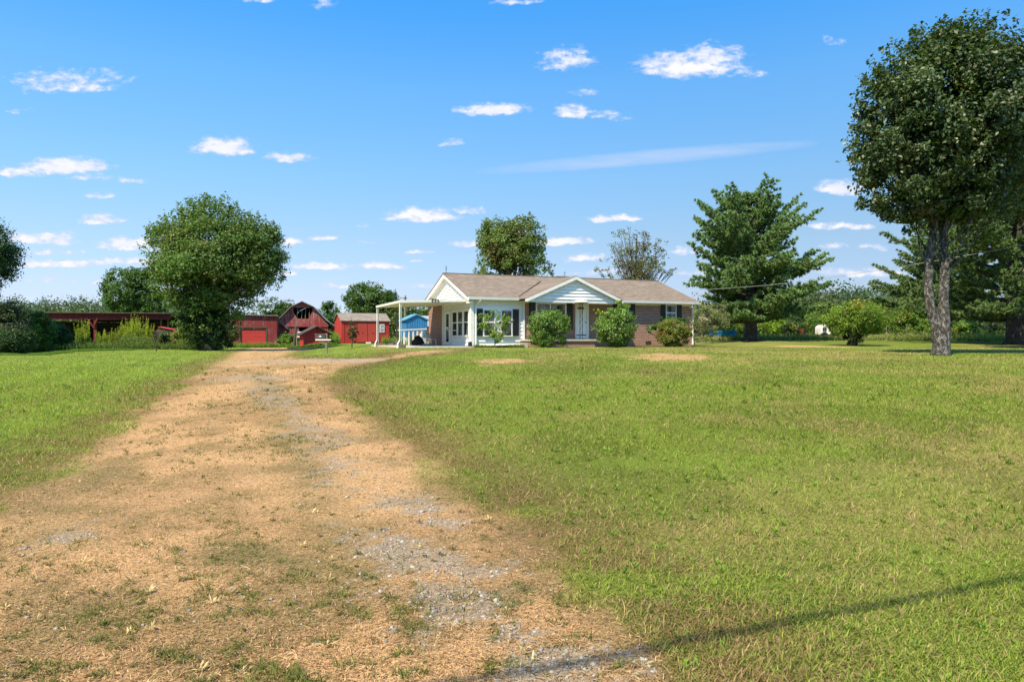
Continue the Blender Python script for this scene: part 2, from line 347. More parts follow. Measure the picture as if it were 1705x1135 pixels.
def fields(X, Y):
    """colour (albedo) and masks for the ground at X,Y"""
    dist = seg_dist(X, Y, DRIVE); ins = inside(X, Y, DRIVE); sd = np.where(ins, dist, -dist)
    n1 = fbm(X, Y, .9); n2 = fbm(X + 40, Y, .22); n3 = fbm(X, Y + 70, 5.); n4 = fbm(X + 9, Y + 31, 14., 3); n5 = fbm(X + 3, Y + 55, 1.9, 3)
    w_ = S((sd + (n1 - .5) * .9 + (n3 - .5) * .45 + .22) / .55)
    g = np.zeros_like(X)
    for P, wd, st in GRAV: g = np.maximum(g, st * np.exp(-(seg_dist(X, Y, P, False) / wd / 1.0) ** 2))
    g = S((g + (n3 - .5) * 1.9 + (n4 - .5) * 1.9 + (n5 - .5) * 1.0 - .50) / .45) * (w_ > .2) * S(g / .25)
    fr = np.exp(-((sd + .2) / .5) ** 2) * S((n1 * .7 + n5 * .9 - .42) / .35)         # brown thatch along the edges
    bare = np.zeros_like(X)
    for x, y, r, st in BARE:
        bx, by = unproject([x], [y]); bare = np.maximum(bare, st * np.exp(-(((X - bx[0]) / r) ** 2 + ((Y - by[0]) / (r * 1.5)) ** 2)))
    bare = S((bare + (n5 - .5) * 1.1 + (n3 - .5) * 1.0 + (n4 - .5) * .6 - .42) / .6) * (bare > .02)
    left = S((-(X + .0) - .17 * Y) / 2.5) * (1 - w_)
    dry = S((n2 - .40) / .25) * .55 + S((n1 - .45) / .3) * .4 + (n5 - .5) * .5
    dry = np.clip(dry * (1 - .75 * left) + .14 * S((30 - Y) / 30.), 0, 1)
    G1 = np.array([.17, .235, .034]); G2 = np.array([.26, .245, .075]); G3 = np.array([.085, .15, .018]); TAN = np.array([.55, .35, .19]); TAN2 = np.array([.36, .23, .12]); STONE = np.array([.37, .30, .235]); TH = np.array([.145, .095, .045])
    lush = S((n5 - .42) / .25)
    mx = lambda a, c, t: a * (1 - t[..., None]) + c * t[..., None]
    c = mx(np.broadcast_to(G1, X.shape + (3,)), G3, lush * .55); c = mx(c, G2, np.clip(dry * 1.15, 0, 1)); c = c * (1 - .22 * S((fbm(X + 77, Y, .45, 3) - .5) / .12) * (1 - w_))[..., None]
    stripe = .5 + .5 * np.sin(dist * 2 * np.pi / 1.15 + n1 * 1.6)
    c = mx(c, np.array([.20, .29, .040]), left * .55 * stripe)
    c = mx(c, TAN * .9, bare * .9)
    t = mx(np.broadcast_to(TAN, X.shape + (3,)), TAN2, S((n1 * .5 + n5 * .5 - .38) / .25) * .8)
    t = mx(t, np.array([.24, .19, .085]), S((n5 * .6 + n3 * .5 - .53) / .2) * .55)
    t = mx(t, np.array([.22, .175, .08]), np.clip(mids(X, Y) * (.5 + 1.2 * n5) + (n3 - .5) * .4 * (mids(X, Y) > .1), 0, .9))
    c = mx(c, t, w_); c = mx(c, TH, np.clip(fr * .6, 0, 1)); c = mx(c, STONE, g * .75)
    return c, w_, g, np.clip(bare, 0, 1), dry, left, fr

# ---------------------------------------------------------------- the ground sheet
def axis(segs):
    out = [segs[0][0]]
    for a, c, st in segs: n = max(1, int(round((c - a) / st))); out += list(a + (c - a) * (np.arange(n) + 1) / n)
    return np.array(out)
ys = axis([(-60, -8, 4), (-8, 2, .4), (2, 7, .06), (7, 14, .1), (14, 30, .2), (30, 60, .4), (60, 110, 1.5), (110, 400, 15), (400, 1600, 100)])
xs = axis([(-1600, -400, 100), (-400, -80, 20), (-80, -30, 2), (-30, -8, .35), (-8, 8, .09), (8, 30, .3), (30, 60, 2), (60, 400, 20), (400, 1600, 100)])
GX, GY = np.meshgrid(xs, ys)
gc, gw, gg, gb, gd, gl, gf = fields(GX, GY)
gz_ = ground(GX, GY) + (fbm(GX, GY, .5) - .5) * .05 * S((60 - GY) / 30) + (fbm(GX, GY + 11, 6., 2) - .5) * .012
# dirt under the grass blades is darker than the turf where the blades stand
idx = np.arange(GX.size).reshape(GX.shape)
fq = np.stack([idx[:-1, :-1], idx[:-1, 1:], idx[1:, 1:], idx[1:, :-1]], -1).reshape(-1, 4)
def f_ground(bb, pr):
    oc = bb.n('ShaderNodeTexCoord').outputs['Object']; ca = bb.n('ShaderNodeVertexColor', layer_name='col').outputs[0]
    n = bb.noise(oc, 38., 5., .7); n2 = bb.noise(oc, 7., 5., .65)
    c = bb.mix(bb.mr(n, .3, .7), bb.mix(1., ca, (.62, .58, .52, 1), 'MULTIPLY'), bb.mix(1., ca, (1.18, 1.16, 1.1, 1), 'MULTIPLY'))
    c = bb.mix(bb.mr(n2, .35, .7, 0., .3), c, bb.mix(1., c, (.75, .8, .7, 1), 'MULTIPLY'))
    lk(bb, c, pr.inputs['Base Color']); bump(bb, pr, n, .9, .03)
gmat = mat('turf_soil', f_ground, rough=.95, spec=.1)
go = np_mesh('ground', np.stack([GX, GY, gz_], -1).reshape(-1, 3), fq, gmat, col=gc.reshape(-1, 3), smooth=True)
tag(go, kind='structure')

def blades(name, label, N, yr, base_len, wpx, seg2, flat_drive=True):
    """grass blades with screen-even density; returns one mesh"""
    x = rng.uniform(-260, 1965, N); y = rng.uniform(yr[0], yr[1], N); q_ = np.clip((y - 650) / 130., 0, 1); kp = rng.random(N) < (q_ if seg2 else 1 - q_); x = x[kp]; y = y[kp]
    X, Y = unproject(x, y); ok = Y < 60; X = X[ok]; Y = Y[ok]
    X = X + rng.normal(0, .02, len(X)); Y = Y + rng.normal(0, .02, len(Y))
    # keep clear of slab and house
    hx = (X - HO.x) * ca_ + (Y - HO.y) * sa_; hy = -(X - HO.x) * sa_ + (Y - HO.y) * ca_
    keep = ~((hx > -4.2) & (hx < 14.5) & (hy > -.1) & (hy < 9.2)) & ~((hx > 3.6) & (hx < 8.2) & (hy > -1.2) & (hy < 1))
    X = X[keep]; Y = Y[keep]
    c, w_, g, br, dry, left, fr = fields(X, Y); n = len(X)
    r = rng.random(n); keep = ~((g > .5) & (r < .62)) & ~((br > .5) & (r < .7)) & ~((w_ > .5) & (r < .12))
    X, Y, c, w_, g, br, dry, left, fr = [q[keep] for q in (X, Y, c, w_, g, br, dry, left, fr)]; n = len(X)
    tuft = fbm(X, Y, 3.2, 3); ht = fbm(X + 50, Y, 1.1, 3)
    L = base_len * (.5 + .9 * rng.random(n)) * (.6 + .9 * tuft) * (.75 + .5 * ht)
    gt = ((fbm(X + 20, Y + 20, 11., 2) + .35 * (fbm(X, Y, 1.2, 2) - .5) + rng.normal(0, .05, n)) > .71 - .10 * mids(X, Y)) & (w_ > .5)            # green tufts in the drive
    dr = (w_ > .5) & ~gt
    L = np.where(dr, L * (.40 + .5 * rng.random(n) ** 2), L); L *= np.where(left > .5, 1.1, 1.)
    ang = rng.uniform(0, 2 * np.pi, n)
    tilt = np.where(dr, rng.uniform(1.15, 1.52, n), rng.uniform(.55, 1.42, n))
    wd = np.maximum(.0045, wpx * Y / F) * (.7 + .6 * rng.random(n)) * np.where(dr, .8, 1.)
    d = np.stack([np.cos(ang) * np.sin(tilt), np.sin(ang) * np.sin(tilt), np.cos(tilt)], 1)
    sd = np.stack([-np.sin(ang + rng.normal(0, .6, n)), np.cos(ang), rng.normal(0, .2, n)], 1) * wd[:, None] * .5
    # colours
    straw = np.array([.64, .45, .25]); gr = np.array([.23, .30, .045]); dk = np.array([.125, .20, .027]); ol = np.array([.28, .31, .07]); br_ = np.array([.20, .12, .055])
    k = rng.random(n); cc = c * 1.05
    lawn = ~dr
    isdry = lawn & (k < .06 + .34 * dry * (1 - w_) )
    cc = np.where(isdry[:, None], straw * .68 * (1 - .35 * rng.random(n)[:, None]), cc)
    gre = lawn & ~isdry
    mixc = rng.random(n)[:, None]; base = np.where(mixc < .45, gr, np.where(mixc < .75, dk, ol))
    cc = np.where(gre[:, None], cc * .45 + base * .55, cc)
    k2 = rng.random(n)
    cc = np.where((dr & (k2 < .30))[:, None], straw * (1.0 - .25 * rng.random(n)[:, None]), cc)
    cc = np.where((dr & (k2 > .82))[:, None], br_, cc)
    cc = np.where(gt[:, None], np.array([.15, .165, .045]) * (.6 + .6 * rng.random(n)[:, None]), cc)
    cc = np.where((~gt & (rng.random(n) < fr * .5))[:, None], np.array([.27, .185, .09]), cc)
    cc = np.where((left > .5)[:, None] & gre[:, None], cc * [1.12, 1.15, 1.1], cc)
    cc = cc * (.62 + .76 * rng.random(n)[:, None])
    p = np.stack([X, Y, ground(X, Y) + (fbm(X, Y, .5) - .5) * .05 * S((60 - Y) / 30) + np.where(dr, .012 * rng.random(n), 0)], 1)
    if seg2:
        mid = p + d * (L * .55)[:, None]; d2 = d.copy(); d2[:, 2] -= .45 * rng.random(n) + np.where(dr, 0, .1); tip = mid + d2 * (L * .5)[:, None]
        tip[:, 2] = np.maximum(tip[:, 2], p[:, 2] + .003)
        V_ = np.stack([p - sd, p + sd, mid + sd * .8, mid - sd * .8, tip], 1).reshape(-1, 3); b0 = np.arange(n)[:, None] * 5
        Fc = np.concatenate([b0 + [0, 1, 2], b0 + [0, 2, 3], b0 + [3, 2, 4]]); col = np.repeat(cc, 5, 0)
    else:
        tip = p + d * L[:, None]; V_ = np.stack([p - sd, p + sd, tip], 1).reshape(-1, 3); Fc = (np.arange(n)[:, None] * 3 + [0, 1, 2]); col = np.repeat(cc, 3, 0)
    o = np_mesh(name, V_, Fc, GRASSM, col=col); return tag(o, label, 'grass', kind='stuff')

HA = .402; ca_, sa_ = math.cos(HA), math.sin(HA); HO = Vector((-2.28, 38.04, EYE - .458))
blades('grass', 'short mown lawn grass and dry straw near the camera', 305000, (650, 1330), .050, 1.0, True)
blades('grass', 'short mown lawn grass further off towards the house', 560000, (579, 780), .056, .9, False)
def tufts(name, label, n, yr, col, ln, where, seed):
    r = np.random.default_rng(seed); X, Y = unproject(r.uniform(-200, 1900, n * 4), yr[0] + (yr[1] - yr[0]) * r.random(n * 4) ** 1.3); w_ = fields(X, Y)[1]
    k = (w_ > .8) if where == 'drive' else (w_ < .2); X, Y = X[k][:n], Y[k][:n]; n = len(X); nb = 13
    base = np.stack([X, Y, ground(X, Y)], 1)[:, None] + r.normal(0, .008, (n, nb, 3)) * [1, 1, 0]; a = r.uniform(0, 6.28, (n, nb)); t = r.uniform(.4, 1.35, (n, nb)); L = ln * r.uniform(.5, 1.2, (n, nb)) * r.uniform(.6, 1.2, (n, 1)) * np.clip(Y / 9, .75, 1.8)[:, None]
    d = np.stack([np.cos(a) * np.sin(t), np.sin(a) * np.sin(t), np.cos(t)], -1); sd = np.stack([-np.sin(a), np.cos(a), 0 * a], -1) * (.0025 + .0004 * Y)[:, None, None]
    md = base + d * (L * .5)[..., None]; tp = md + (d - [0, 0, .35]) * (L * .5)[..., None]; tp[..., 2] = np.maximum(tp[..., 2], base[..., 2] + .004)
    V_ = np.stack([base, md + sd, tp, md - sd], 2).reshape(-1, 3); cc = np.array(col) * r.uniform(.7, 1.25, (n, 1, 1)) * r.uniform(.8, 1.2, (n, nb, 1))
    tag(np_mesh(name, V_, np.arange(n * nb)[:, None] * 4 + [0, 1, 2, 3], GRASSM, None, np.repeat(cc.reshape(-1, 3), 4, 0)), label, 'grass', kind='stuff')
tufts('crabgrass', 'coarse bright green crabgrass tufts scattered in the lawn', 650, (640, 1250), (.17, .27, .045), .085, 'lawn', 401)
tufts('dead_grass', 'pale straw coloured dead grass tufts on the drive', 70, (620, 1250), (.60, .47, .25), .08, 'drive', 402)
tufts('drive_weeds', 'small olive green weed tufts in the worn drive', 330, (610, 1250), (.20, .18, .07), .05, 'drive', 403)
# gravel stones
def stones():
    N = 520000; x = rng.uniform(-100, 1500, N); y = 586 + (1230 - 586) * rng.random(N)
    X, Y = unproject(x, y); c, w_, g, *_ = fields(X, Y)
    r = rng.random(N); k = (g > .35) & (r < .13 * (.3 + g)) | (w_ > .7) & (r < .004); k &= (rng.random(N) < np.clip(Y / 14., .16, .5)); X, Y = X[k], Y[k]; n = len(X)
    ico = np.array([(0, 0, 1), (.89, 0, .45), (.28, .85, .45), (-.72, .53, .45), (-.72, -.53, .45), (.28, -.85, .45), (.72, .53, -.45), (-.28, .85, -.45), (-.89, 0, -.45), (-.28, -.85, -.45), (.72, -.53, -.45), (0, 0, -1)])
    fi = np.array([(0, 1, 2), (0, 2, 3), (0, 3, 4), (0, 4, 5), (0, 5, 1), (1, 6, 2), (2, 7, 3), (3, 8, 4), (4, 9, 5), (5, 10, 1), (6, 7, 2), (7, 8, 3), (8, 9, 4), (9, 10, 5), (10, 6, 1)])
    sz = np.clip(rng.lognormal(-4.65, .38, n), .004, .022); sz = np.maximum(sz, Y * .0007)
    a = rng.uniform(0, 6.28, n); P = ico[None] * (rng.uniform(.6, 1.2, (n, 12, 1))) * np.stack([sz, sz * rng.uniform(.6, 1, n), sz * rng.uniform(.35, .6, n)], 1)[:, None, :]
    R = np.stack([P[..., 0] * np.cos(a)[:, None] - P[..., 1] * np.sin(a)[:, None], P[..., 0] * np.sin(a)[:, None] + P[..., 1] * np.cos(a)[:, None], P[..., 2]], -1)
    R += np.stack([X, Y, ground(X, Y) + (fbm(X, Y, .5) - .5) * .05 * S((60 - Y) / 30) + .003], 1)[:, None, :]
    cc = np.array([.31, .285, .255]) * rng.uniform(.5, 1.3, (n, 1)) + rng.normal(0, .012, (n, 3))
    o = np_mesh('gravel', R.reshape(-1, 3), (np.arange(n)[:, None, None] * 12 + fi[None]).reshape(-1, 3), STONEM, col=np.repeat(np.clip(cc, .05, .8), 12, 0))
    tag(o, 'pale grey gravel stones lying in the worn track', 'gravel', kind='stuff')
def f_col(bb, pr): lk(bb, bb.n('ShaderNodeVertexColor', layer_name='col').outputs[0], pr.inputs['Base Color'])
STONEM = mat('stone', f_col, rough=.8)
stones()

# ---------------------------------------------------------------- the house
house = thing('house', 'long single storey ranch house with white siding and red brick under a brown shingle roof', 'house', HO, HA)
EW, RW, HL, HD = 2.64, 4.21, 14.65, 8.59         # eave and ridge height, length, depth
def huv(x, v):                                    # local u of photo column x on the plane at depth v
    k = (x - CX) / F; ox = HO.x - sa_ * v; oy = HO.y + ca_ * v; return (k * oy - ox) / (ca_ - k * sa_)
TOPW = 2.47
m = MB(); m.box(3.3, HL - .3, .3, HD - .3, 0, TOPW); m.box(.32, 3.3, 5.22, HD - .3, 0, TOPW); m.build('brick_wall', BRICK, house)
# lap siding, as real overlapping boards
def siding(mb, fn, z0, z1, a0, a1, lap=.20):
    """fn(a,out,z) maps along-wall a, outward offset and height to a point"""
    z = z0
    while z < z1 - 1e-4:
        zt = min(z + lap, z1)
        mb.add([fn(a0, .062, z), fn(a1, .062, z), fn(a1, .004, zt), fn(a0, .004, zt), fn(a0, 0, z), fn(a1, 0, z)], [(0, 1, 2, 3), (4, 5, 1, 0)]); z = zt
m = MB(); m.box(.32, 3.3, .32, 5.22, .0, TOPW)
siding(m, lambda a, o, z: (a, .318 - o, z), .07, TOPW, .36, 3.24)
siding(m, lambda a, o, z: (.318 - o, a, z), .07, TOPW, .36, 5.14)
m.build('siding_wall', WHITE, house)
for bx_ in ((.225, .40, .225, .40, .02, TOPW + .1), (3.22, 3.33, .225, .31, .02, TOPW), (.225, .31, 5.1, 5.24, .02, TOPW)): MB().box(*bx_).build('corner_board', TRIM, house)
MB().box(.29, 3.3, .30, .33, 0, .07).build('sill_board', TRIM, house)
# gable infill
def tri_siding(mb, fn, half, z0, rise, lap=.16):
    n = int(rise / lap)
    for i in range(n + 1):
        za = i * lap; zb = min(za + lap, rise); ha = half * (1 - za / rise); hb_ = half * (1 - zb / rise)
        mb.add([fn(-ha, .075, z0 + za), fn(ha, .075, z0 + za), fn(hb_, .004, z0 + zb), fn(-hb_, .004, z0 + zb), fn(-ha, 0, z0 + za), fn(ha, 0, z0 + za)], [(0, 1, 2, 3), (4, 5, 1, 0)])
mid = HD / 2; rise = (RW - EW)
m = MB(); tri_siding(m, lambda a, o, z: (.315 - o, mid + a, z), mid - .1, EW - .02, rise - .12)
m.box(.325, .40, .3, HD - .3, TOPW, EW + .12); m.build('gable_panel', WHITE, house)
m = MB(); m.poly([(.3, TOPW), (HD - .3, TOPW), (HD - .3, EW - .02), (mid, RW - .15), (.3, EW - .02)], 'x', HL - .34, HL - .3); m.build('gable_panel', WHITE, house)
# roof
sl_ = rise / mid
m = MB()
m.slab([(-.02, -.05, EW + .0), (HL, -.05, EW), (HL, mid, RW), (-.02, mid, RW)], .07)
m.slab([(-.02, mid, RW), (HL, mid, RW), (HL, HD + .05, EW), (-.02, HD + .05, EW)], .07)
m.box(-.02, HL, mid - .12, mid + .12, RW - .03, RW + .015)
roof = m.build('roof', SHINGLE, house)
for u0, u1 in ((.0, .035), (HL - .055, HL - .02)):      # rake boards
    m = MB(); m.slab([(u0, -.02, EW - .075), (u1, -.02, EW - .075), (u1, mid, RW - .075), (u0, mid, RW - .075)], .17)
    m.slab([(u0, mid, RW - .075), (u1, mid, RW - .075), (u1, HD + .02, EW - .075), (u0, HD + .02, EW - .075)], .17)
    m.build('rake_board', WHITE, house)
m = MB(); m.slab([(.035, 0, EW - .08), (.34, 0, EW - .08), (.34, mid, RW - .08), (.035, mid, RW - .08)], .03)
m.slab([(.035, mid, RW - .08), (.34, mid, RW - .08), (.34, HD, EW - .08), (.035, HD, EW - .08)], .03)
m.build('soffit', WHITE, house)
MB().box(.04, .27, .0, .42, EW - .34, EW - .25).build('eave_return', WHITE, house)
m = MB(); m.box(.04, HL - .06, .0, .32, TOPW - .0, TOPW + .03); m.box(.30, HL - .3, .285, .30, TOPW - .10, TOPW); m.build('soffit', CREAM, house)
# porch gable
PV = -1.15
uL, uR, uC = huv(877.5, PV), huv(1037, PV), None
uC = (uL + uR) / 2; hw = (uR - uL) / 2; pb = 2.46; pk = pb + 1.36; ps = (pk - pb - .1) / hw
m = MB(); tri_siding(m, lambda a, o, z: (uC + a, PV + .20 - o, z), hw - .42, pb + .10, (hw - .42) * ps + .1, .17)
m.box(uC - hw + .3, uC + hw - .3, PV + .18, PV + .3, pb, pb + .10); m.build('gable_panel', WHITE, house)
vb = (pk - EW) / sl_ + .1
m = MB()
for sgn in (-1, 1):
    m.slab([(uC, PV, pk), (uC + sgn * hw, PV, pb + .12), (uC + sgn * (hw + .02), .0, pb + .12), (uC, vb, pk)][::sgn], .05)
    # back part of the porch roof climbs over the main slope
m.build('roof', SHINGLE, house)
vly = paint((.05, .042, .036), .8)
for sgn in (-1, 1):      # dark strip along the valley where the porch roof meets the main slope
    MB().beam((uC + sgn * (hw - .05), .08, EW + .045), (uC + sgn * .12, (pk - EW) / sl_ - .12, pk - .01), .05, .03).build('valley', vly, house)
m = MB()
for sgn in (-1, 1):
    m.slab([(uC, PV - .03, pk - .045), (uC + sgn * hw, PV - .03, pb + .075), (uC + sgn * hw, PV + .0, pb + .075), (uC, PV + .0, pk - .045)], .17)
    m.slab([(uC, PV, pk - .06), (uC + sgn * hw, PV, pb + .06), (uC + sgn * hw, PV + .2, pb + .06), (uC, PV + .2, pk - .06)], .03)
    a, c = sorted((uC + sgn * hw, uC + sgn * (hw - .42))); m.box(a, c, PV + .005, PV + .24, pb - .06, pb + .1)
m.box(uC - hw + .1, uC + hw - .1, PV + .16, PV + .32, pb - .10, pb - .0)
m.build('fascia', TRIM, house)
m = MB(); m.box(uC - hw + .15, uC + hw - .15, PV + .32, .29, pb - .04, pb - .01); m.build('porch_ceiling', CREAM, house)
# gutters and downspouts
for ga, gb_ in ((-.02, uL - .02), (uR + .02, HL + .02)): MB().poly([(-.17, EW - .16), (-.04, EW - .16), (-.04, EW - .02), (-.19, EW - .02)], 'x', ga, gb_).build('gutter', TRIM, house)
m = MB(); m.beam((.62, -.11, EW - .15), (.62, -.11, EW - .24), .09); m.beam((.62, -.11, EW - .22), (.50, .22, EW - .52), .085); m.beam((.50, .22, EW - .5), (.50, .22, .05), .085); m.build('downspout', TRIM, house, bevel=.01)
m = MB(); m.beam((HL - .25, .0, EW - .16), (HL - .27, .22, EW - .4), .085); m.beam((HL - .27, .22, EW - .4), (HL - .27, .22, .06), .085); m.build('downspout', TRIM, house, bevel=.01)
def window_u(u0, u1, w0, w1, rail=None, mull=(), fr=.05, name='window', curt=True, v=.3, mt=TRIM):
    f = MB(); y0, y1 = v - .055, v + .01
    f.box(u0, u0 + fr, y0, y1, w0, w1); f.box(u1 - fr, u1, y0, y1, w0, w1); f.box(u0 + fr, u1 - fr, y0, y1, w1 - fr, w1); f.box(u0 - .02, u1 + .02, y0 - .03, y1, w0 - .05, w0)
    if rail: f.box(u0 + fr, u1 - fr, y0 + .012, y1, rail - .035, rail + .035)
    for q in mull: f.box(q - .03, q + .03, y0 + .006, y1, w0, w1 - fr)
    o = f.build(name, mt, house)
    MB().box(u0 + fr, u1 - fr, v - .028, v - .02, w0, w1 - fr).build('pane', GLASS, o)
    return o
def shutter(u0, u1, w0, w1, v=.3):
    f = MB(); f.box(u0, u1, v - .045, v - .002, w0, w1)
    n = int((w1 - w0 - .1) / .05)
    for i in range(n): z = w0 + .06 + i * .05; f.add([(u0 + .04, v - .047, z), (u1 - .04, v - .047, z), (u1 - .04, v - .06, z + .03), (u0 + .04, v - .06, z + .03)], [(0, 1, 2, 3)])
    return f.build('shutter', SHUT, house)
h = lambda x: huv(x, .27)
MB().box(h(791.5), h(864.5), .240, .30, .52, 2.10).build('window_surround', WHITE, house)
window_u(h(804), h(824), .60, 1.98, 1.31, v=.240); window_u(h(833.5), h(852.3), .60, 1.98, 1.31, v=.240)
shutter(h(793.2), h(803), .58, 2.02, .240); shutter(h(853.3), h(863.2), .58, 2.02, .240)
window_u(h(892), h(943), .95, 2.42, None, (h(916),), .09)
shutter(h(881), h(891), .93, 2.40); shutter(h(943.8), h(953.6), .93, 2.40)
window_u(h(1031), h(1047), 1.5, 2.43, 1.95); shutter(h(1048), h(1057.5), 1.48, 2.43); shutter(h(1021), h(1030.3), 1.48, 2.43)
window_u(h(1108.5), h(1126), 1.5, 2.43, 1.96); shutter(h(1100.3), h(1108), 1.48, 2.43); shutter(h(1126.5), h(1135), 1.48, 2.43)
# end-wall windows and side door (plane u=.3)
def win_v(v0, v1, w0, w1, rail):
    f = MB(); fr = .045; x0, x1 = .215, .30
    f.box(x0, x1, v0, v0 + fr, w0, w1); f.box(x0, x1, v1 - fr, v1, w0, w1); f.box(x0, x1, v0 + fr, v1 - fr, w1 - fr, w1); f.box(x0 - .02, x1, v0 - .01, v1 + .01, w0 - .04, w0); f.box(x0 + .01, x1, v0 + fr, v1 - fr, rail - .03, rail + .03)
    o = f.build('window', TRIM, house); MB().box(.230, .238, v0 + fr, v1 - fr, w0, w1 - fr).build('pane', GLASS, o)
MB().box(.242, .30, .54, 3.34, .50, 2.02).build('window_surround', WHITE, house)
for v0, v1 in ((.60, 1.36), (1.56, 2.34), (2.5, 3.3)): win_v(v0, v1, .62, 1.93, 1.32)
f = MB(); f.box(.22, .30, 3.72, 3.80, .06, 2.06); f.box(.22, .30, 4.72, 4.80, .06, 2.06); f.box(.22, .30, 3.80, 4.72, 1.98, 2.06); f.build('door_frame', TRIM, house)
d = MB(); d.box(.232, .28, 3.81, 3.98, .07, 1.97); d.box(.232, .28, 4.5, 4.71, .07, 1.97); d.box(.232, .28, 3.98, 4.5, .07, .25); d.box(.232, .28, 3.98, 4.5, 1.0, 1.1); d.box(.232, .28, 3.98, 4.5, 1.85, 1.97); dd = d.build('door', WHITE, house)
MB().box(.238, .244, 3.98, 4.5, .25, 1.85).build('pane', GLASS, dd); MB().box(.20, .25, 3.88, 3.91, .98, 1.1).build('handle', IRON, dd)
# front door
f = MB(); f.box(h(957.5), h(958.9), .22, .30, .44, 2.42); f.box(h(976), h(979.8), .22, .30, .44, 2.42); f.box(h(958.9), h(976), .22, .30, 2.34, 2.42); f.box(h(957), h(980), .18, .30, .43, .46); f.build('door_frame', TRIM, house)
d = MB(); d.box(h(959), h(975.9), .25, .285, .47, .60); d.box(h(959), h(975.9), .25, .29, .66, 2.33)
for i in range(2):
    for j in range(2):
        d.box(h(961 + i * 7.4), h(966.4 + i * 7.4), .238, .25, .75 + j * .62, 1.28 + j * .62)
dd = d.build('door', WHITE, house); MB().box(h(959), h(975.9), .255, .28, .60, .66).build('kick_plate', IRON, dd); MB().beam((h(974.8), .24, 1.35), (h(974.8), .19, 1.35), .05).build('handle', IRON, dd)
MB().box(h(961), h(972), .225, .238, 2.08, 2.2).build('wreath_board', WOODG, dd)
# porch slab, posts, vent
ps0, ps1 = huv(882, -1.0), huv(993, -1.0)
m = MB(); m.box(ps0 + .06, ps1 - .06, -.94, .3, -.1, .30); m.build('porch_base', BRICK, house)
m = MB(); m.box(ps0, ps1, -1.02, .298, .302, .395); m.build('porch_slab', CONC, house, bevel=.01)
m = MB(); m.box(ps0 - .35, ps0 - .05, -.9, -.5, -.05, .2); m.build('step_block', CONC, house, bevel=.01)
def iron_post(u, v=-.92):
    m = MB(); m.beam((u - .075, v, .40), (u - .075, v, pb - .10), .022); m.beam((u + .075, v, .40), (u + .075, v, pb - .10), .022)
    for k in range(5):
        z = .65 + k * .38; pts = [(u + .06 * math.sin(t), v, z + .16 * t / math.pi) for t in np.linspace(-math.pi, math.pi, 9)]; m.tube(pts, .009, 5)
    m.box(u - .12, u + .12, v - .05, v + .05, .395, .415); m.box(u - .12, u + .12, v - .05, v + .05, pb - .13, pb - .105)
    return m.build('porch_post', IRON, house)
iron_post(huv(967.7, -.92)); iron_post(huv(889, -.92))
m = MB(); m.tube([(huv(967.7, -1.0), PV + .06, pb - .06), (huv(967.7, -1.0), PV + .06, pb - .02), (huv(967.7, -1), PV + .06, pb + .05)], [.42, .34, .04], 14); m.build('light_shade', WHITE, house, True)
m = MB(); a0, a1 = h(1075.5), h(1084.5); m.box(a0, a1, .288, .31, .1, .29)
vt = m.build('vent', IRON, house); m = MB()
m = MB(); u = huv(740, mid) + .1; m.beam((.18, mid, RW), (.18, mid, RW + .42), .02); m.tube([(.18, mid, RW + .18), (.18, mid, RW + .22), (.18, mid, RW + .26)], [.01, .05, .01], 8); m.beam((.10, mid, RW + .33), (.26, mid, RW + .33), .015); m.build('lightning_rod', IRON, house)
m = MB(); uq = huv(957, PV + .3); m.beam((uC, .2, pk - .02), (uC, .2, pk + .32), .02); m.beam((uC - .07, .2, pk + .28), (uC + .07, .2, pk + .28), .015); m.build('lightning_rod', IRON, house)
for uu in (4.6, 6.9, 8.0):
    m = MB(); m.tube([(uu, mid + .6, RW - .3), (uu, mid + .6, RW + .22)], .045, 8); m.build('vent_pipe', GALV, house)
m = MB(); m.box(7.5, 8.3, mid + .3, mid + .9, RW - .2, RW + .1); m.build('ridge_vent', WOODG, house)

# ---------------------------------------------------------------- carport
cp = thing('carport', 'flat white metal carport on slim posts against the end of the house', 'carport', HO, HA)
cu0, cu1, cv0, cv1 = huv(665.5, .42), .30, .40, 7.3; cz = 2.50; cub = -3.22
def cq(u0, u1, v0, v1, dz=0.):      # quad on the tilted roof plane
    L = lambda u, v: (u, v, cz - .13 * (cu1 - u) / (cu1 - cu0) + dz)
    return [L(u0, v0), L(u1, v0), L(u1, v1), L(u0, v1)]
def clerp(v): return cu0 + (cub - cu0) * (v - cv0) / (cv1 - cv0)
L_ = lambda u, v, dz=0.: (u, v, cz - .13 * (cu1 - u) / (cu1 - cu0) + dz)
m = MB(); m.slab([L_(cu0 + .02, cv0 + .02, -.03), L_(cu1 - .02, cv0 + .02, -.03), L_(cu1 - .02, cv1 - .02, -.03), L_(cub + .02, cv1 - .02, -.03)], .05)
for i in range(13):
    t_ = (i + .5) / 13; a_, c_ = cu0 + .1 + (cu1 - cu0 - .2) * t_, cub + .1 + (cu1 - cub - .2) * t_
    m.slab([L_(a_ - .02, cv0 + .06, -.081), L_(a_ + .02, cv0 + .06, -.081), L_(c_ + .02, cv1 - .06, -.081), L_(c_ - .02, cv1 - .06, -.081)], .025)
m.build('roof', CREAM, cp)
for p_, q_ in ((L_(cu0, cv0, -.05), L_(cu1, cv0, -.05)), (L_(cu0, cv0 + .025, -.05), L_(cub, cv1 - .025, -.05)), (L_(cub, cv1, -.05), L_(cu1, cv1, -.05))):
    MB().beam(p_, q_, .04, .12).build('fascia', TRIM, cp)
cz -= .13
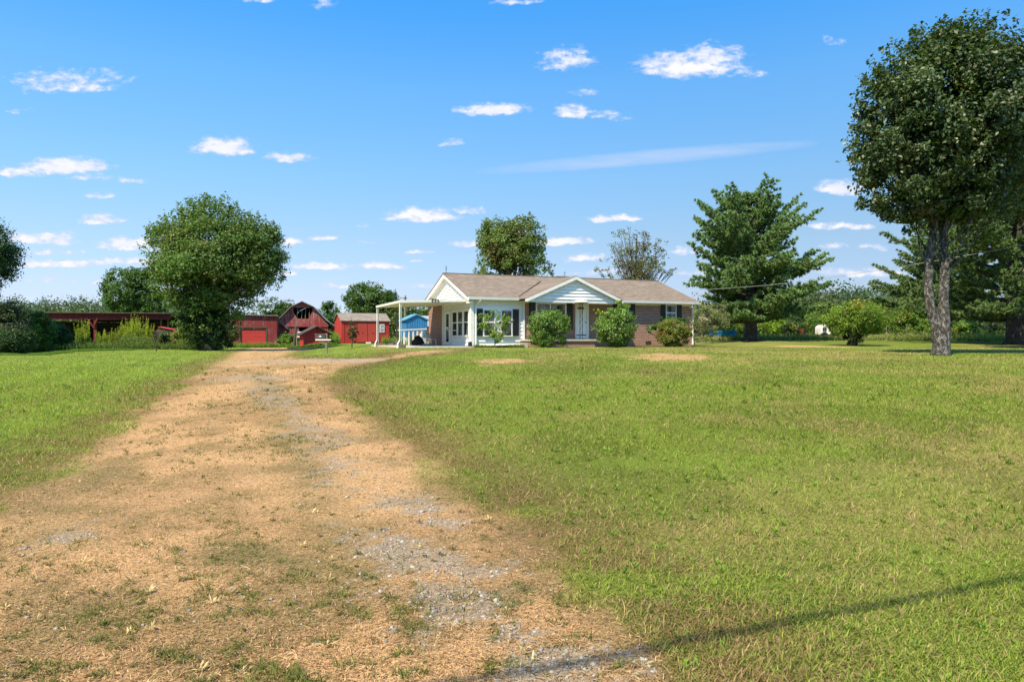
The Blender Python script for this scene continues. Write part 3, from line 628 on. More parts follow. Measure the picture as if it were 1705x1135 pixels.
for (u, v) in ((cu0 + .10, cv0 + .10), (clerp(cv1 - .2) + .10, cv1 - .2)):
    m = MB(); m.box(u - .024, u + .024, v - .024, v + .024, .16, cz - .15); m.build('post', WHITE, cp, bevel=.008)
    m = MB(); m.box(u - .10, u + .20, v - .16, v + .16, -.35, .16); m.build('post_block', BLOCK, cp, bevel=.02)
    m = MB(); m.beam((u - .10, v - .07, cz - .15), (u - .10, v - .07, .32), .045, .04); m.beam((u - .10, v - .07, .34), (u - .24, v - .20, .14), .055, .05); m.beam((u - .24, v - .20, .16), (u - .27, v - .24, -.15), .055, .05); m.build('downspout', WHITE, cp, bevel=.006)
for (u, v) in ((cub + 1.2, cv1 - .2),):
    m = MB(); m.box(u - .05, u + .05, v - .05, v + .05, -.05, cz - .15); m.build('post', WOODG, cp)
uf = huv(724, cv0); m = MB(); m.box(uf - .18, uf + .18, cv0 - .10, cv0 - .032, cz - .07, cz + .11); fx = m.build('light_fixture', IRON, cp)
for s_ in (-.09, .07):
    m = MB(); m.tube([(uf + s_, cv0 - .10, cz + .01), (uf + s_, cv0 - .15, cz + .0)], [.045, .06], 10); m.build('lamp', CREAM, fx)
slab = MB(); slab.box(cu0 + .32, .26, -.35, 8.6, -.3, .035); so_ = slab.build('concrete_slab', CONC, None, bevel=.01); so_.location = HO; so_.rotation_euler = (0, 0, HA); tag(so_, kind='structure')

def hw_(u, v, w_=0.): return Vector((HO.x + ca_ * u - sa_ * v, HO.y + sa_ * u + ca_ * v, HO.z + w_))
# ramp railing at back of the carport
rl = thing('handrail', 'white wooden handrail standing at the back of the carport', 'railing', hw_(0, 8.5), HA)
m = MB(); m.beam((-1.75, 0, .95), (.25, 0, 1.05), .12, .07); m.build('top_rail', WHITE, rl)
for u in (-1.2, -.9, -.62, -.35, -.08):
    MB().box(u - .045, u + .045, -.03, .03, .0, .98 + u * .03).build('baluster', WHITE, rl)
MB().box(-.3, -.05, .03, .06, .1, .95).build('panel', WHITE, rl)
# grill under a black cover and a white folding chair
gr = thing('covered_grill', 'low round bundle under a black cover on the carport slab', 'grill', hw_(-.75, 6.9, .05), HA)
def lump(name, mt, parent, r, sq=(1, 1, 1), seed=3, loc=(0, 0, 0), amp=.18):
    rs = np.random.default_rng(seed); vs = []; fs = []; n, k = 18, 9
    for j in range(k + 1):
        th = math.pi / 2 * j / k
        for i in range(n):
            ph = 2 * math.pi * i / n; q = r * (1 + amp * math.sin(3 * ph + j * .7 + seed) * math.cos(j * .4) + .05 * rs.random())
            vs.append((loc[0] + q * math.cos(ph) * math.cos(th) * sq[0], loc[1] + q * math.sin(ph) * math.cos(th) * sq[1], loc[2] + q * math.sin(th) * sq[2]))
    for j in range(k):
        for i in range(n): fs.append((j * n + i, j * n + (i + 1) % n, (j + 1) * n + (i + 1) % n, (j + 1) * n + i))
    m = MB(); m.add(vs, fs); return m.build(name, mt, parent, True)
lump('cover', BLACK, gr, .38, (1, .8, 1.3)); MB().tube([(-.2, -.28, .0), (-.2, -.34, .0)], .09, 12).build('wheel', BLACK, gr); MB().tube([(.2, -.28, .0), (.2, -.34, .0)], .09, 12).build('wheel', BLACK, gr)
ch = thing('lawn_chair', 'white plastic lawn chair by the brick wall under the carport', 'chair', hw_(-.30, 5.9, .05), HA + .6)
m = MB(); m.add([(-.24, .1, .38), (.24, .1, .38), (.2, .28, .85), (-.2, .28, .85), (-.24, .13, .38), (.24, .13, .38), (.2, .31, .85), (-.2, .31, .85)], [(0, 1, 2, 3), (7, 6, 5, 4), (0, 4, 5, 1), (1, 5, 6, 2), (2, 6, 7, 3), (3, 7, 4, 0)]); m.build('backrest', WHITE, ch)
MB().box(-.25, .25, -.3, .12, .35, .38).build('seat', WHITE, ch)
for sx in (-.22, .22):
    for sy in (-.27, .12): MB().beam((sx, sy, 0), (sx, sy * .9, .36), .04).build('leg', WHITE, ch)
bn = thing('blue_basin', 'pale blue plastic tray on the slab beside the covered grill', 'tray', hw_(-.55, 5.6, .05), HA)
MB().tube([(0, 0, 0), (0, 0, .08), (0, 0, .05)], [.3, .36, .30], 14).build('tray', paint((.3, .48, .5)), bn)
m = MB(); m.tube([(0, 0, 0), (0, 0, .28)], [.13, .09], 8); o = m.build('planter', BLACK, None); o.location = hw_(.08, -.05, .0); tag(o, 'small black pot at the foot of the house corner', 'pot')

# ---------------------------------------------------------------- outbuildings
def gable_shed(name, label, x, Z, rz, L, D, h_e, h_r, wall, roofm, ov=.15, base=0.):
    """origin at middle of the front wall; x along the front, y back; ridge along x"""
    t = thing(name, label, 'shed', at(x, Z), rz)
    m = MB(); m.box(-L / 2, L / 2, 0, D, base, h_e); m.build('wall', wall, t)
    for sx in (-1, 1):
        a = sorted((sx * L / 2, sx * (L / 2 - .06))); m = MB(); m.poly([(0, h_e), (D, h_e), (D / 2, h_r - .03)], 'x', *a); m.build('gable_panel', wall, t)
    q = (h_r - h_e) / (D / 2); X0, X1 = -L / 2 - ov, L / 2 + ov; m = MB()
    m.slab([(X0, -ov, h_e - ov * q + .06), (X1, -ov, h_e - ov * q + .06), (X1, D / 2, h_r + .06), (X0, D / 2, h_r + .06)], .06)
    m.slab([(X0, D / 2, h_r + .06), (X1, D / 2, h_r + .06), (X1, D + ov, h_e - ov * q + .06), (X0, D + ov, h_e - ov * q + .06)], .06); m.build('roof', roofm, t)
    return t
# red storage shed
t = gable_shed('garden_shed', 'bright red wooden storage shed with grey roof and small white window', 609, 66, .45, 4.35, 2.9, 2.05, 2.72, REDSIDE, OLDROOF, .12)
f = MB(); f.box(1.28, 1.72, -.05, 0.0, 1.0, 1.75); f.box(1.28, 1.72, -.06, -.05, 1.35, 1.40); wn = f.build('window', TRIM, t); MB().box(1.34, 1.66, -.056, -.051, 1.06, 1.69).build('pane', CURT, wn)
for sx in (-.75, .18):
    m = MB(); m.box(sx, sx + .88, -.045, -.002, .12, 1.86); dd = m.build('door', REDTRIM, t); MB().box(sx + .4, sx + .48, -.07, -.045, .9, 1.0).build('handle', IRON, dd)
MB().box(-2.06, -1.98, -.03, .03, 0, 2.05).build('corner_board', REDTRIM, t)
m = MB(); m.box(-.05, .35, -.5, -.25, 0, .12); m.build('doorstep', WHITE, t)
# pump house
t = thing('pump_house', 'low bright red pump house with dark gable roof in front of the big barn', 'shed', at(527, 58), .42)
D, L = 2.2, 2.0
m = MB(); m.poly([(-L / 2, 0), (L / 2, 0), (L / 2, .98), (0, 1.50), (-L / 2, .98)], 'y', 0, D); m.build('wall', REDSIDE, t)
m = MB()
m.slab([(-1.28, -.3, .90), (0, -.3, 1.58), (0, D + .2, 1.58), (-1.28, D + .2, .90)], .06); m.slab([(0, -.3, 1.58), (1.28, -.3, .90), (1.28, D + .2, .90), (0, D + .2, 1.58)], .06); m.build('roof', paint((.055, .048, .045), .85, .2), t)
MB().box(-.98, -.9, -.02, 0.0, 0, .95).build('corner_board', REDTRIM, t)
# gambrel barn
Zb = 84
def bp(x, y): return (px(x, Zb) - px(508, Zb), hz(y, Zb) - float(ground(px(508, Zb), Zb)))
t = thing('gambrel_barn', 'large weathered red gambrel roofed barn with an open hay loft', 'barn', at(508, Zb), .21)
out = [bp(461, 575), bp(461, 541), bp(466, 533), bp(487, 511), bp(503.5, 502.5), bp(521, 511), bp(545, 541), bp(545, 575)]
op = [bp(489, 512.3), bp(520, 512.3), bp(519, 520), bp(513, 530.5), bp(496, 530.5), bp(490, 521)]
dr = [bp(498, 545), bp(513, 545), bp(513, 575), bp(498, 575)]
# front wall built of vertical strips, leaving the openings
def wall_with_holes(mb, outline, holes, y0, y1, step=.22):
    def span(poly, x):
        zs = []
        for i in range(len(poly)):
            (xa, za), (xb, zb) = poly[i], poly[(i + 1) % len(poly)]
            if (xa > x) != (xb > x): zs.append(za + (zb - za) * (x - xa) / (xb - xa))
        return sorted(zs)
    xsn = [p[0] for p in outline]; x = min(xsn) + 1e-3; brk = sorted(set([round(p[0], 4) for q in [outline] + holes for p in q] + list(np.arange(min(xsn), max(xsn), step))))
    for a, c in zip(brk[:-1], brk[1:]):
        if c - a < 1e-3: continue
        a2, c2 = a + 1e-4, c - 1e-4; so1, so2 = span(outline, a2), span(outline, c2)
        if len(so1) < 2: continue
        cuts1 = [so1[0]]; cuts2 = [so2[0]]
        hs_ = sorted([(span(hh, a2), span(hh, c2)) for hh in holes if len(span(hh, a2)) == 2 and len(span(hh, c2)) == 2], key=lambda q: q[0][0])
        for p1, p2 in hs_: cuts1 += p1; cuts2 += p2
        cuts1.append(so1[-1]); cuts2.append(so2[-1])
        for i in range(0, len(cuts1) - 1, 2):
            z1a, z1b, z2a, z2b = cuts1[i], cuts1[i + 1], cuts2[i], cuts2[i + 1]
            if max(z1b - z1a, z2b - z2a) < .01: continue
            mb.add([(a, y0, z1a), (c, y0, z2a), (c, y0, z2b), (a, y0, z1b), (a, y1, z1a), (c, y1, z2a), (c, y1, z2b), (a, y1, z1b)], [(0, 1, 2, 3), (7, 6, 5, 4), (3, 2, 6, 7), (0, 4, 5, 1), (0, 3, 7, 4), (1, 5, 6, 2)])
m = MB(); wall_with_holes(m, out, [op, dr], 0, .06); m.build('wall', BARN, t)
DP = 12.
m = MB(); m.box(out[0][0] + .01, out[0][0] + .07, .06, DP, 0, out[1][1]); m.box(out[-1][0] - .07, out[-1][0] - .01, .06, DP, 0, out[1][1]); m.build('wall', BARN, t)
m = MB()          # slatted back wall, narrow gaps between its boards
bk = out
xx = out[0][0] + .1
while xx < out[-1][0] - .1:
    top = np.interp(xx, [p[0] for p in out[1:7]], [p[1] for p in out[1:7]]); m.box(xx, xx + .215, DP - .05, DP, 0, top - .05); xx += .24
m.build('wall', WOODD, t)
m = MB(); m.poly([(p_[0] + (.06 if p_[0] < 0 else -.06), p_[1]) for p_ in bk], 'y', DP + .01, DP + .06); m.build('wall', INSHADE, t)  # added dark sheet closing the slat gaps, paints the shade inside the barn
m = MB(); ro = [bp(459, 543), bp(464.5, 532.5), bp(486, 510), bp(503.5, 501.3), bp(522, 510), bp(542, 532), bp(559, 543.5)]
for i in range(len(ro) - 1):
    (xa, za), (xb, zb) = ro[i], ro[i + 1]; q = [(xa, -.45, za), (xb, -.45, zb), (xb, DP + .3, zb), (xa, DP + .3, za)]; m.slab(q, .08)
m.build('roof', ROOFMETAL, t)
sx0, sx1 = bp(545, 0)[0], bp(557, 0)[0]
m = MB(); m.box(sx0 - .01, sx1, .5, DP - .5, 0, bp(0, 545)[1] - .1); m.box(sx1 - .2, sx1 + .0, .42, .5, 0, 1.9); m.build('side_lean_to', BARN2, t)
m = MB(); m.beam((out[0][0], -.06, bp(0, 543.5)[1]), (out[-1][0], -.06, bp(0, 543.5)[1]), .1); m.build('girt', BARN2, t)
for s_ in (bp(466, 537), bp(541, 537)):
    m = MB(); m.beam((bp(s_[0] and 484, 0)[0] if s_[0] < 0 else bp(524, 0)[0], -.02, bp(0, 513)[1]), (bp(501, 0)[0] if s_[0] < 0 else bp(546, 0)[0], -.02, bp(0, 542)[1]), .08, .05); m.build('brace', WOODG, t)
for (a, c) in ((495, 513), (502, 516), (508, 514), (514, 516)):
    m = MB(); m.beam((bp(a, 0)[0], .2, bp(0, 530)[1]), (bp(a + 1, 0)[0], .2, bp(0, c)[1]), .06); m.build('loft_post', WOODG, t)
# garage building with red roller door
Zg = 74
def gp(x, y): return (px(x, Zg) - px(425, Zg), hz(y, Zg) - float(ground(px(425, Zg), Zg)))
t = thing('garage', 'flat roofed red board garage with bright red sectional door beside the barn', 'garage', at(425, Zg), .27)
o1 = [gp(372, 574), gp(372, 524), gp(459, 525.5), gp(459, 574)]; hd = [gp(401.5, 574), gp(401.5, 545), gp(442, 545), gp(442, 574)]
m = MB(); wall_with_holes(m, o1, [hd], 0, .08); m.box(o1[3][0] - .08, o1[3][0], .08, 8, 0, o1[2][1]); m.box(o1[0][0], o1[0][0] + .08, .08, 8, 0, o1[1][1]); m.build('wall', BARN2, t)
m = MB(); m.slab([(o1[0][0] - .1, -.25, o1[1][1] + .06), (o1[3][0] + .15, -.25, o1[2][1] + .06), (o1[3][0] + .15, 8.1, o1[2][1] - .5), (o1[0][0] - .1, 8.1, o1[1][1] - .5)], .07); m.build('roof', ROOFMETAL, t)
m = MB(); 
for j in range(4): m.box(hd[0][0] + .03, hd[2][0] - .03, .09, .13, .0 + j * .43, .42 + j * .43)
m.build('garage_door', REDDOOR, t, bevel=.012)
m = MB(); m.box(hd[0][0] - .1, hd[0][0], -.04, 0.0, 0, 1.82); m.box(hd[2][0], hd[2][0] + .1, -.04, 0., 0, 1.82); m.box(hd[0][0] - .1, hd[2][0] + .1, -.05, 0., 1.82, 1.92); m.build('door_frame', WOODD, t)
# connecting lean to between garage and barn
t = thing('lean_to', 'weathered red board lean-to between the garage and the big barn', 'shed', at(468, 79), 0)
def lp(x, y): return (px(x, 79) - px(468, 79), hz(y, 79) - float(ground(px(468, 79), 79)))
m = MB(); m.poly([lp(452, 574), lp(482, 574), lp(482, 549), lp(452, 530)], 'y', 0, .1); m.build('wall', BARN, t)
m = MB(); (xa, za), (xb, zb) = lp(456, 530), lp(481, 547); m.slab([(xa, -.3, za), (xb, -.3, zb), (xb, .1, zb), (xa, .1, za)], .09); m.build('roof', WOODD, t)
# long open shed
Zs = 66
def sp_(x, y): return (px(x, Zs) - px(180, Zs), hz(y, Zs) - float(ground(px(180, Zs), Zs)))
t = thing('open_shed', 'long low open fronted farm shed with dull red fascia and dark inside', 'shed', at(180, Zs), 0)
xa, zt = sp_(72, 519.5); xb, _ = sp_(284, 519.5); zb = sp_(0, 532)[1]
m = MB(); m.box(xa + .2, xb, -.06, 0, zb, zt - .06); m.build('fascia', REDFASC, t)
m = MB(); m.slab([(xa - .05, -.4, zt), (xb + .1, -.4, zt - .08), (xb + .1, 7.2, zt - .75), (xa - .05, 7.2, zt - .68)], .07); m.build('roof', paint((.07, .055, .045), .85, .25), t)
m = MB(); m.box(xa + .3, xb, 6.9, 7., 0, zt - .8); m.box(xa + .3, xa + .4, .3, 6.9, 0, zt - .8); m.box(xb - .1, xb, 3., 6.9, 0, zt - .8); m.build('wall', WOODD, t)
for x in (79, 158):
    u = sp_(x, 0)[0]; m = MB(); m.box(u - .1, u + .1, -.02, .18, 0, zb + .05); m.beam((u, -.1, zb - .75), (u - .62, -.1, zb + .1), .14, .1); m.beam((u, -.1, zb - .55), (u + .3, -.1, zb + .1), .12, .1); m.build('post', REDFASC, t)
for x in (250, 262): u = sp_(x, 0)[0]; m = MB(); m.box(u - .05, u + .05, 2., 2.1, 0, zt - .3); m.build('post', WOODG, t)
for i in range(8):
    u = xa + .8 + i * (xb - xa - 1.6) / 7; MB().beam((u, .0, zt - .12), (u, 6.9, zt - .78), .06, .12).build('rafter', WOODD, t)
# farm wagon in the shed
t = thing('farm_wagon', 'dark slatted farm wagon with a curved red top rim in the open shed', 'wagon', at(281, 62.5), .1)
m = MB(); m.add([(-.75, -.5, .75), (.85, -.5, .7), (1.0, -.6, 1.25), (.55, -.6, 1.55), (-.55, -.6, 1.75), (-.95, -.6, 1.35)] + [(-.75, 1., .75), (.85, 1., .7), (1.0, 1.1, 1.25), (.55, 1.1, 1.55), (-.55, 1.1, 1.75), (-.95, 1.1, 1.35)], [(0, 1, 2, 3, 4, 5), (11, 10, 9, 8, 7, 6)] + [(i, i + 6, (i + 1) % 6 + 6, (i + 1) % 6) for i in range(6)]); m.build('body', WOODD, t)
m = MB(); m.beam((-.62, -.65, 1.78), (.58, -.65, 1.56), .1, .07); m.beam((.58, -.65, 1.56), (1.05, -.65, 1.2), .1, .07); m.slab([(-.6, -.66, 1.80), (.58, -.66, 1.58), (.58, .3, 1.60), (-.6, .3, 1.82)], .03); m.build('rim', REDTRIM, t)
for sx in (-.6, .7):
    m = MB(); m.tube([(sx, -.62, .4), (sx, -.45, .4)], .38, 16); m.build('wheel', BLACK, t)
# blue shed
t = thing('blue_shed', 'small bright blue ribbed metal shed on a pale block base behind the carport', 'shed', at(675.5, 57), math.radians(22))
L, D = 1.75, 1.8
m = MB(); m.poly([(0, .62), (L, .62), (L, 1.95), (L / 2, 2.32), (0, 1.95)], 'y', 0, D)
nr = 9
for i in range(nr): u = L * (i + .5) / nr; m.box(u - .025, u + .025, -.03, 0.0, .62, 1.95 + .3 * (1 - abs(2 * (i + .5) / nr - 1)))
for i in range(6): v = D * (i + .5) / 6; m.box(-.03, 0., v - .03, v + .03, .62, 1.95)
m.build('wall', BLUE, t)
m = MB(); m.slab([(-.14, -.12, 1.93), (L / 2, -.12, 2.40), (L / 2, D + .1, 2.40), (-.14, D + .1, 1.93)], .08); m.slab([(L / 2, -.12, 2.40), (L + .14, -.12, 1.93), (L + .14, D + .1, 1.93), (L / 2, D + .1, 2.40)], .08); m.build('roof', BLUEROOF, t)
m = MB(); m.box(.03, L - .03, .04, D - .03, -.1, .62); m.build('base', paint((.55, .54, .52), .8, .15), t)
# small red barn with pale roof beyond
t = gable_shed('small_barn', 'dark red barn with pale metal roof seen between the blue shed and the house', 722, 88, math.radians(22) + math.pi / 2 * 0, 4.0, 4.4, 1.9, 3.1, BARN2, GALV, .2)

# utility pole behind the carport
def pole(label, x, Z, top_y, r=.12, tilt=0):
    b0 = at(x, Z); H = hz(top_y, Z) - b0.z; t = thing('utility_pole', label, 'utility pole', b0)
    m = MB(); m.tube([(0, 0, -.2), (tilt, 0, H)], [r, r * .75], 8); m.build('pole', WOODG, t)
    return t, H
t, H = pole('brown utility pole rising behind the carport roof', 674.5, 70, 492, .13); MB().beam((-.5, 0, H - .25), (.2, 0, H - .25), .07).build('crossarm', WOODG, t); MB().tube([(-.02, -.1, H - .2), (-.02, -.1, H - .02)], .09, 8).build('transformer', GALV, t)
# leaning fence post, white rails
o = MB().tube([(0, 0, -.1), (.18, 0, 1.72)], [.11, .085], 7).build('leaning_post', WOODD, None); o.location = at(489, 57); tag(o, 'dark weathered wooden post leaning right beside the pump house', 'post')
for xa_, xb_, y, Z, lb in ((494, 506, 560.5, 60, 'short white rail between the leaning post and the pump house'), (495, 511, 552.8, 72, 'upper pale rail across the barn doorway'), (547, 561, 561, 64, 'short white rail between the pump house and the red shed')):
    b0 = at((xa_ + xb_) / 2, Z); Lh = px(xb_, Z) - px(xa_, Z); zz = hz(y, Z) - b0.z; t = thing('fence_rail', lb, 'fence rail', b0)
    MB().box(-Lh / 2, Lh / 2, -.03, .03, zz - .05, zz + .05).build('rail', TRIM, t)
    for sx in (-1, 1): MB().box(sx * Lh / 2 - .04, sx * Lh / 2 + .04, -.04, .04, 0, zz + .04).build('post', WOODG, t)
# mailbox stand
Zm = 33.5; b0 = at(543.5, Zm); k = Zm / F
t = thing('mailbox_stand', 'grey wooden post carrying a dark box on a pale cross plank beside the drive', 'mailbox', b0)
g0 = b0.z; zq = lambda y: hz(y, Zm) - g0; xq = lambda x: (x - 543.5) * k
MB().box(-.045, .045, -.045, .045, -.1, zq(555)).build('post', WOODG, t, bevel=.006)
MB().box(xq(526), xq(551.5), -.10, .10, zq(566.6), zq(564.6)).build('plank', TRIM, t)
m = MB(); m.beam((xq(527.5), -.03, zq(566.5)), (xq(542), -.03, zq(573)), .05); m.build('brace', WOODG, t)
m = MB(); x0, x1 = xq(525.3), xq(542); pts = [(-.10, zq(564.5)), (.10, zq(564.5)), (.10, zq(558)), (.06, zq(556.4)), (-.06, zq(556.4)), (-.10, zq(558))]; m.poly(pts, 'x', x0, x1); bx = m.build('box', paint((.05, .06, .06), .4, .1), t)
m = MB(); m.box(x0 - .01, x1 + .01, -.115, .115, zq(556.4), zq(556.0)); m.build('lid', GALV, bx)
m = MB(); m.box(x0 + .20, x0 + .29, -.108, -.1, zq(561), zq(558.5)); m.build('painted_reflection', paint((.6, .75, .75)), bx)  # pale patch painted as a reflection on the dark box
m = MB(); m.box(x0 + .12, x0 + .18, -.108, -.1, zq(561.5), zq(558.5)); m.build('flag', REDTRIM, bx)
# planter tub near carport post
t = thing('planter_tub', 'low dark metal tub planter on the ground behind the carport post', 'planter', at(656, 50)); lump('tub', IRON, t, .33, (1.3, 1, .7), 5)
m = MB(); m.box(-.5, .4, -.15, .15, 0, .14); o = m.build('landscape_block', BLOCK, None, bevel=.03); o.location = at(645, 44); tag(o, 'rough stones on the grass between the carport posts', 'stones')

# overhead service wire, right
wr = [(float(px(1166, 46)), 46, hz(483, 46)), (float(px(1310, 42.5)), 42.5, hz(471.5, 42.5)), (float(px(1480, 39)), 39, hz(447, 39)), (float(px(1705, 35)), 35, hz(408, 35)), (float(px(1900, 32)), 32, hz(367, 32))]
def catmull(P, n=10):
    P = [Vector(p) for p in P]; Q = [2 * P[0] - P[1]] + P + [2 * P[-1] - P[-2]]; out_ = []
    for i in range(1, len(Q) - 2):
        for k in range(n):
            t_ = k / n; out_.append(.5 * ((2 * Q[i]) + (Q[i + 1] - Q[i - 1]) * t_ + (2 * Q[i - 1] - 5 * Q[i] + 4 * Q[i + 1] - Q[i + 2]) * t_ ** 2 + (3 * Q[i] - Q[i - 1] - 3 * Q[i + 1] + Q[i + 2]) * t_ ** 3))
    return out_ + [P[-1]]
o = MB().tube(catmull(wr), .012, 6).build('service_wire', paint((.30, .31, .32), .5), None); tag(o, 'grey overhead power line sagging from the house up to the right edge', 'wire')
t = thing('utility_pole', 'wooden utility pole carrying the overhead line to the house, past the right edge', 'utility pole', Vector((wr[-1][0], 32, float(ground(wr[-1][0], 32))))); MB().tube([(0, 0, -.2), (0, 0, wr[-1][2] - float(ground(wr[-1][0], 32)) + .6)], [.14, .11], 10).build('pole', WOODG, t)
# roadside cable near the camera whose shadow crosses the lawn
def shadow_src(x, y, hgt):
    X, Y = unproject([x], [y]); g = float(ground(X[0], Y[0])); return Vector((X[0], Y[0], g)) + TS * (hgt / TS.z)
c1, c2 = shadow_src(1000, 1098, 9.3), shadow_src(1705, 962, 9.5); dv = (c2 - c1)
A_, B_ = c1 - dv * 6, c2 + dv * 8; A_.z = 10.3; B_.z = 10.3
o = MB().tube([A_, c1, c2, B_], .029, 6).build('roadside_cable', paint((.05, .05, .05)), None); tag(o, 'thick black cable overhead whose thin shadow crosses the lawn at lower right', 'cable')
for q, lb in ((A_, 'roadside pole at the left end of the thick cable, behind the viewer'), (B_, 'roadside pole at the far right end of the thick cable')):
    t = thing('utility_pole', lb, 'utility pole', Vector((q.x, q.y, float(ground(q.x, q.y))))); MB().tube([(0, 0, -.2), (0, 0, 10.9)], [.15, .11], 10).build('pole', WOODG, t)

# ---------------------------------------------------------------- vegetation
def rdir(n, r=rng):
    v = r.normal(size=(n, 3)); return v / np.linalg.norm(v, axis=1)[:, None]
def leaf_mesh(name, P, size, nrm, mat_, parent, col, aspect=.55, r=rng, droop=.0):
    """one folded diamond per leaf"""
    n = len(P); a = rdir(n, r); a = a - nrm * (a * nrm).sum(1)[:, None]; a /= np.linalg.norm(a, axis=1)[:, None] + 1e-9
    a[:, 2] -= droop; c = np.cross(nrm, a); s_ = (size * (.6 + .8 * r.random(n)))[:, None]
    up = nrm * s_ * .12
    V_ = np.stack([P - a * s_ * .5, P - c * s_ * aspect * .5 + up, P + a * s_ * .5, P + c * s_ * aspect * .5 + up], 1).reshape(-1, 3)
    return np_mesh(name, V_, np.arange(n)[:, None] * 4 + [0, 1, 2, 3], mat_, parent, np.repeat(col, 4, 0))
def tree(name, label, x, Z, ybase, ells, nleaf, leaf, colr, trunk_r, mat_=LEAF, bk=BARK, cat='tree', nclump=120, limbs=26, stems=None, seed=1, group=None, rc=.2, colvar=.3, tip=None, tipamt=.15, shell=.7, sink=0., upb=.5, build_trunk=True, sprig=.16):
    """ells: crown lobes in photo pixels (cx, cy, rx, ry[, depth offset m]) at depth Z"""
    r = np.random.default_rng(seed); k = Z / F; X0 = float(px(x, Z)); g = float(ground(X0, Z)); b0 = Vector((X0, Z, g - sink))
    t = thing(name, label, cat, b0, 0., group)
    E = [((e[0] - x) * k, (e[4] if len(e) > 4 else 0.), hz(e[1], Z) - b0.z, e[2] * k, (e[2] * .5 + e[3] * .5) * k * (e[5] if len(e) > 5 else 1.), e[3] * k) for e in ells]
    vol = np.array([e[3] * e[4] * e[5] for e in E]) ** .8; pick = r.choice(len(E), nclump, p=vol / vol.sum()); Ea = np.array(E)[pick]
    rad = np.where(r.random(nclump) < shell, r.uniform(.72, .95, nclump), r.uniform(.15, .75, nclump))
    C = Ea[:, :3] + rdir(nclump, r) * rad[:, None] * Ea[:, 3:6]; R = rc * Ea[:, 3:6].mean(1) * r.uniform(.7, 1.35, nclump)
    wts = R ** 2; ci = r.choice(nclump, nleaf, p=wts / wts.sum())
    dirs = np.clip(r.normal(0, 1, (nleaf, 3)), -1.9, 1.9); P = C[ci] + dirs * (.52 * R[ci])[:, None] * [1, 1, .72]
    ns_ = int(nleaf * sprig); per = 14; q_ = max(1, ns_ // per); ei = r.choice(len(E), q_, p=vol / vol.sum()); Ee = np.array(E)[ei]; dd_ = rdir(q_, r); dd_[:, 2] = np.where(dd_[:, 2] < -.5, -dd_[:, 2], dd_[:, 2])
    S0 = Ee[:, :3] + dd_ * Ee[:, 3:6] * .84; sdr = dd_ + np.array([0, 0, .55]) + r.normal(0, .3, (q_, 3)); sdr /= np.linalg.norm(sdr, axis=1)[:, None]; sl2 = Ee[:, 3:6].mean(1) * r.uniform(.15, .42, q_) * (1.35 if sprig > .25 else 1.)
    tt = r.random((q_, per)); SP = S0[:, None] + sdr[:, None] * (tt * sl2[:, None])[..., None] + r.normal(0, 1, (q_, per, 3)) * (leaf * .9 * (1.15 - tt))[..., None]
    P[:q_ * per] = SP.reshape(-1, 3)
    P += r.normal(0, .04 * R.mean(), P.shape)
    ec = np.average(np.array(E)[:, :3], axis=0, weights=vol); outd = P - ec; outd /= np.linalg.norm(outd, axis=1)[:, None] + 1e-6
    nrm = rdir(nleaf, r) * .75 + outd * .45 + np.array([0, 0, upb]); nrm /= np.linalg.norm(nrm, axis=1)[:, None]
    P[:, 2] = np.maximum(P[:, 2], .05)
    cv = np.array(colr) * (1 + colvar * (r.random((nclump, 1)) - .5))[ci] * (1 + .5 * (r.random((nleaf, 1)) - .5))
    if tip is not None:
        ctip = (r.random(nclump) < tipamt)[ci] | (r.random(nleaf) < tipamt * .35); cv = np.where(ctip[:, None], np.array(tip) * (.7 + .6 * r.random((nleaf, 1))), cv)
    leaf_mesh('crown', P, leaf, nrm, mat_, t, cv, r=r)
    if build_trunk:
        m = MB(); zc = ec[2]; st = stems or [[(0, 0, 0, trunk_r * 1.5), (0, 0, .25, trunk_r * 1.05), (0, 0, zc * .45, trunk_r * .85), (ec[0] * .6, ec[1] * .6, zc, trunk_r * .5), (ec[0], ec[1], zc * 1.3, trunk_r * .2)]]
        for s_ in st: 
            pp = catmull([q[:3] for q in s_], 5); rr_ = np.interp(np.linspace(0, len(s_) - 1, len(pp)), range(len(s_)), [q[3] for q in s_]); m.tube(pp, list(rr_), 10)
        m.build('trunk', bk, t, True)
        m = MB(); order = r.permutation(nclump)[:limbs]
        for i in order:
            s_ = st[r.integers(len(st))]; zz = min(max(C[i][2] * .55, s_[1][2]), s_[-1][2] * .92)
            sz = [q[2] for q in s_]; o_ = np.array([np.interp(zz, sz, [q[0] for q in s_]), np.interp(zz, sz, [q[1] for q in s_]), zz]); r0 = float(np.interp(zz, sz, [q[3] for q in s_])) * .5
            e_ = C[i]; mdl = o_ * .5 + e_ * .5 + np.array([0, 0, -.08 * np.linalg.norm(e_ - o_)]) + r.normal(0, .05, 3) * np.linalg.norm(e_ - o_)
            r0 *= .7; m.tube(catmull([o_, mdl, e_], 4), list(np.linspace(r0, max(.010, r0 * .12), 9)), 5)
            for q in range(3):
                e2 = e_ + rdir(1, r)[0] * R[i] * .9; m.tube([mdl * .4 + e_ * .6, e2], [r0 * .3, .01], 4)
        if limbs: m.build('limbs', bk, t, True)
    return t
G = (.036, .085, .018); GD = (.024, .058, .016); GY_ = (.15, .24, .025)
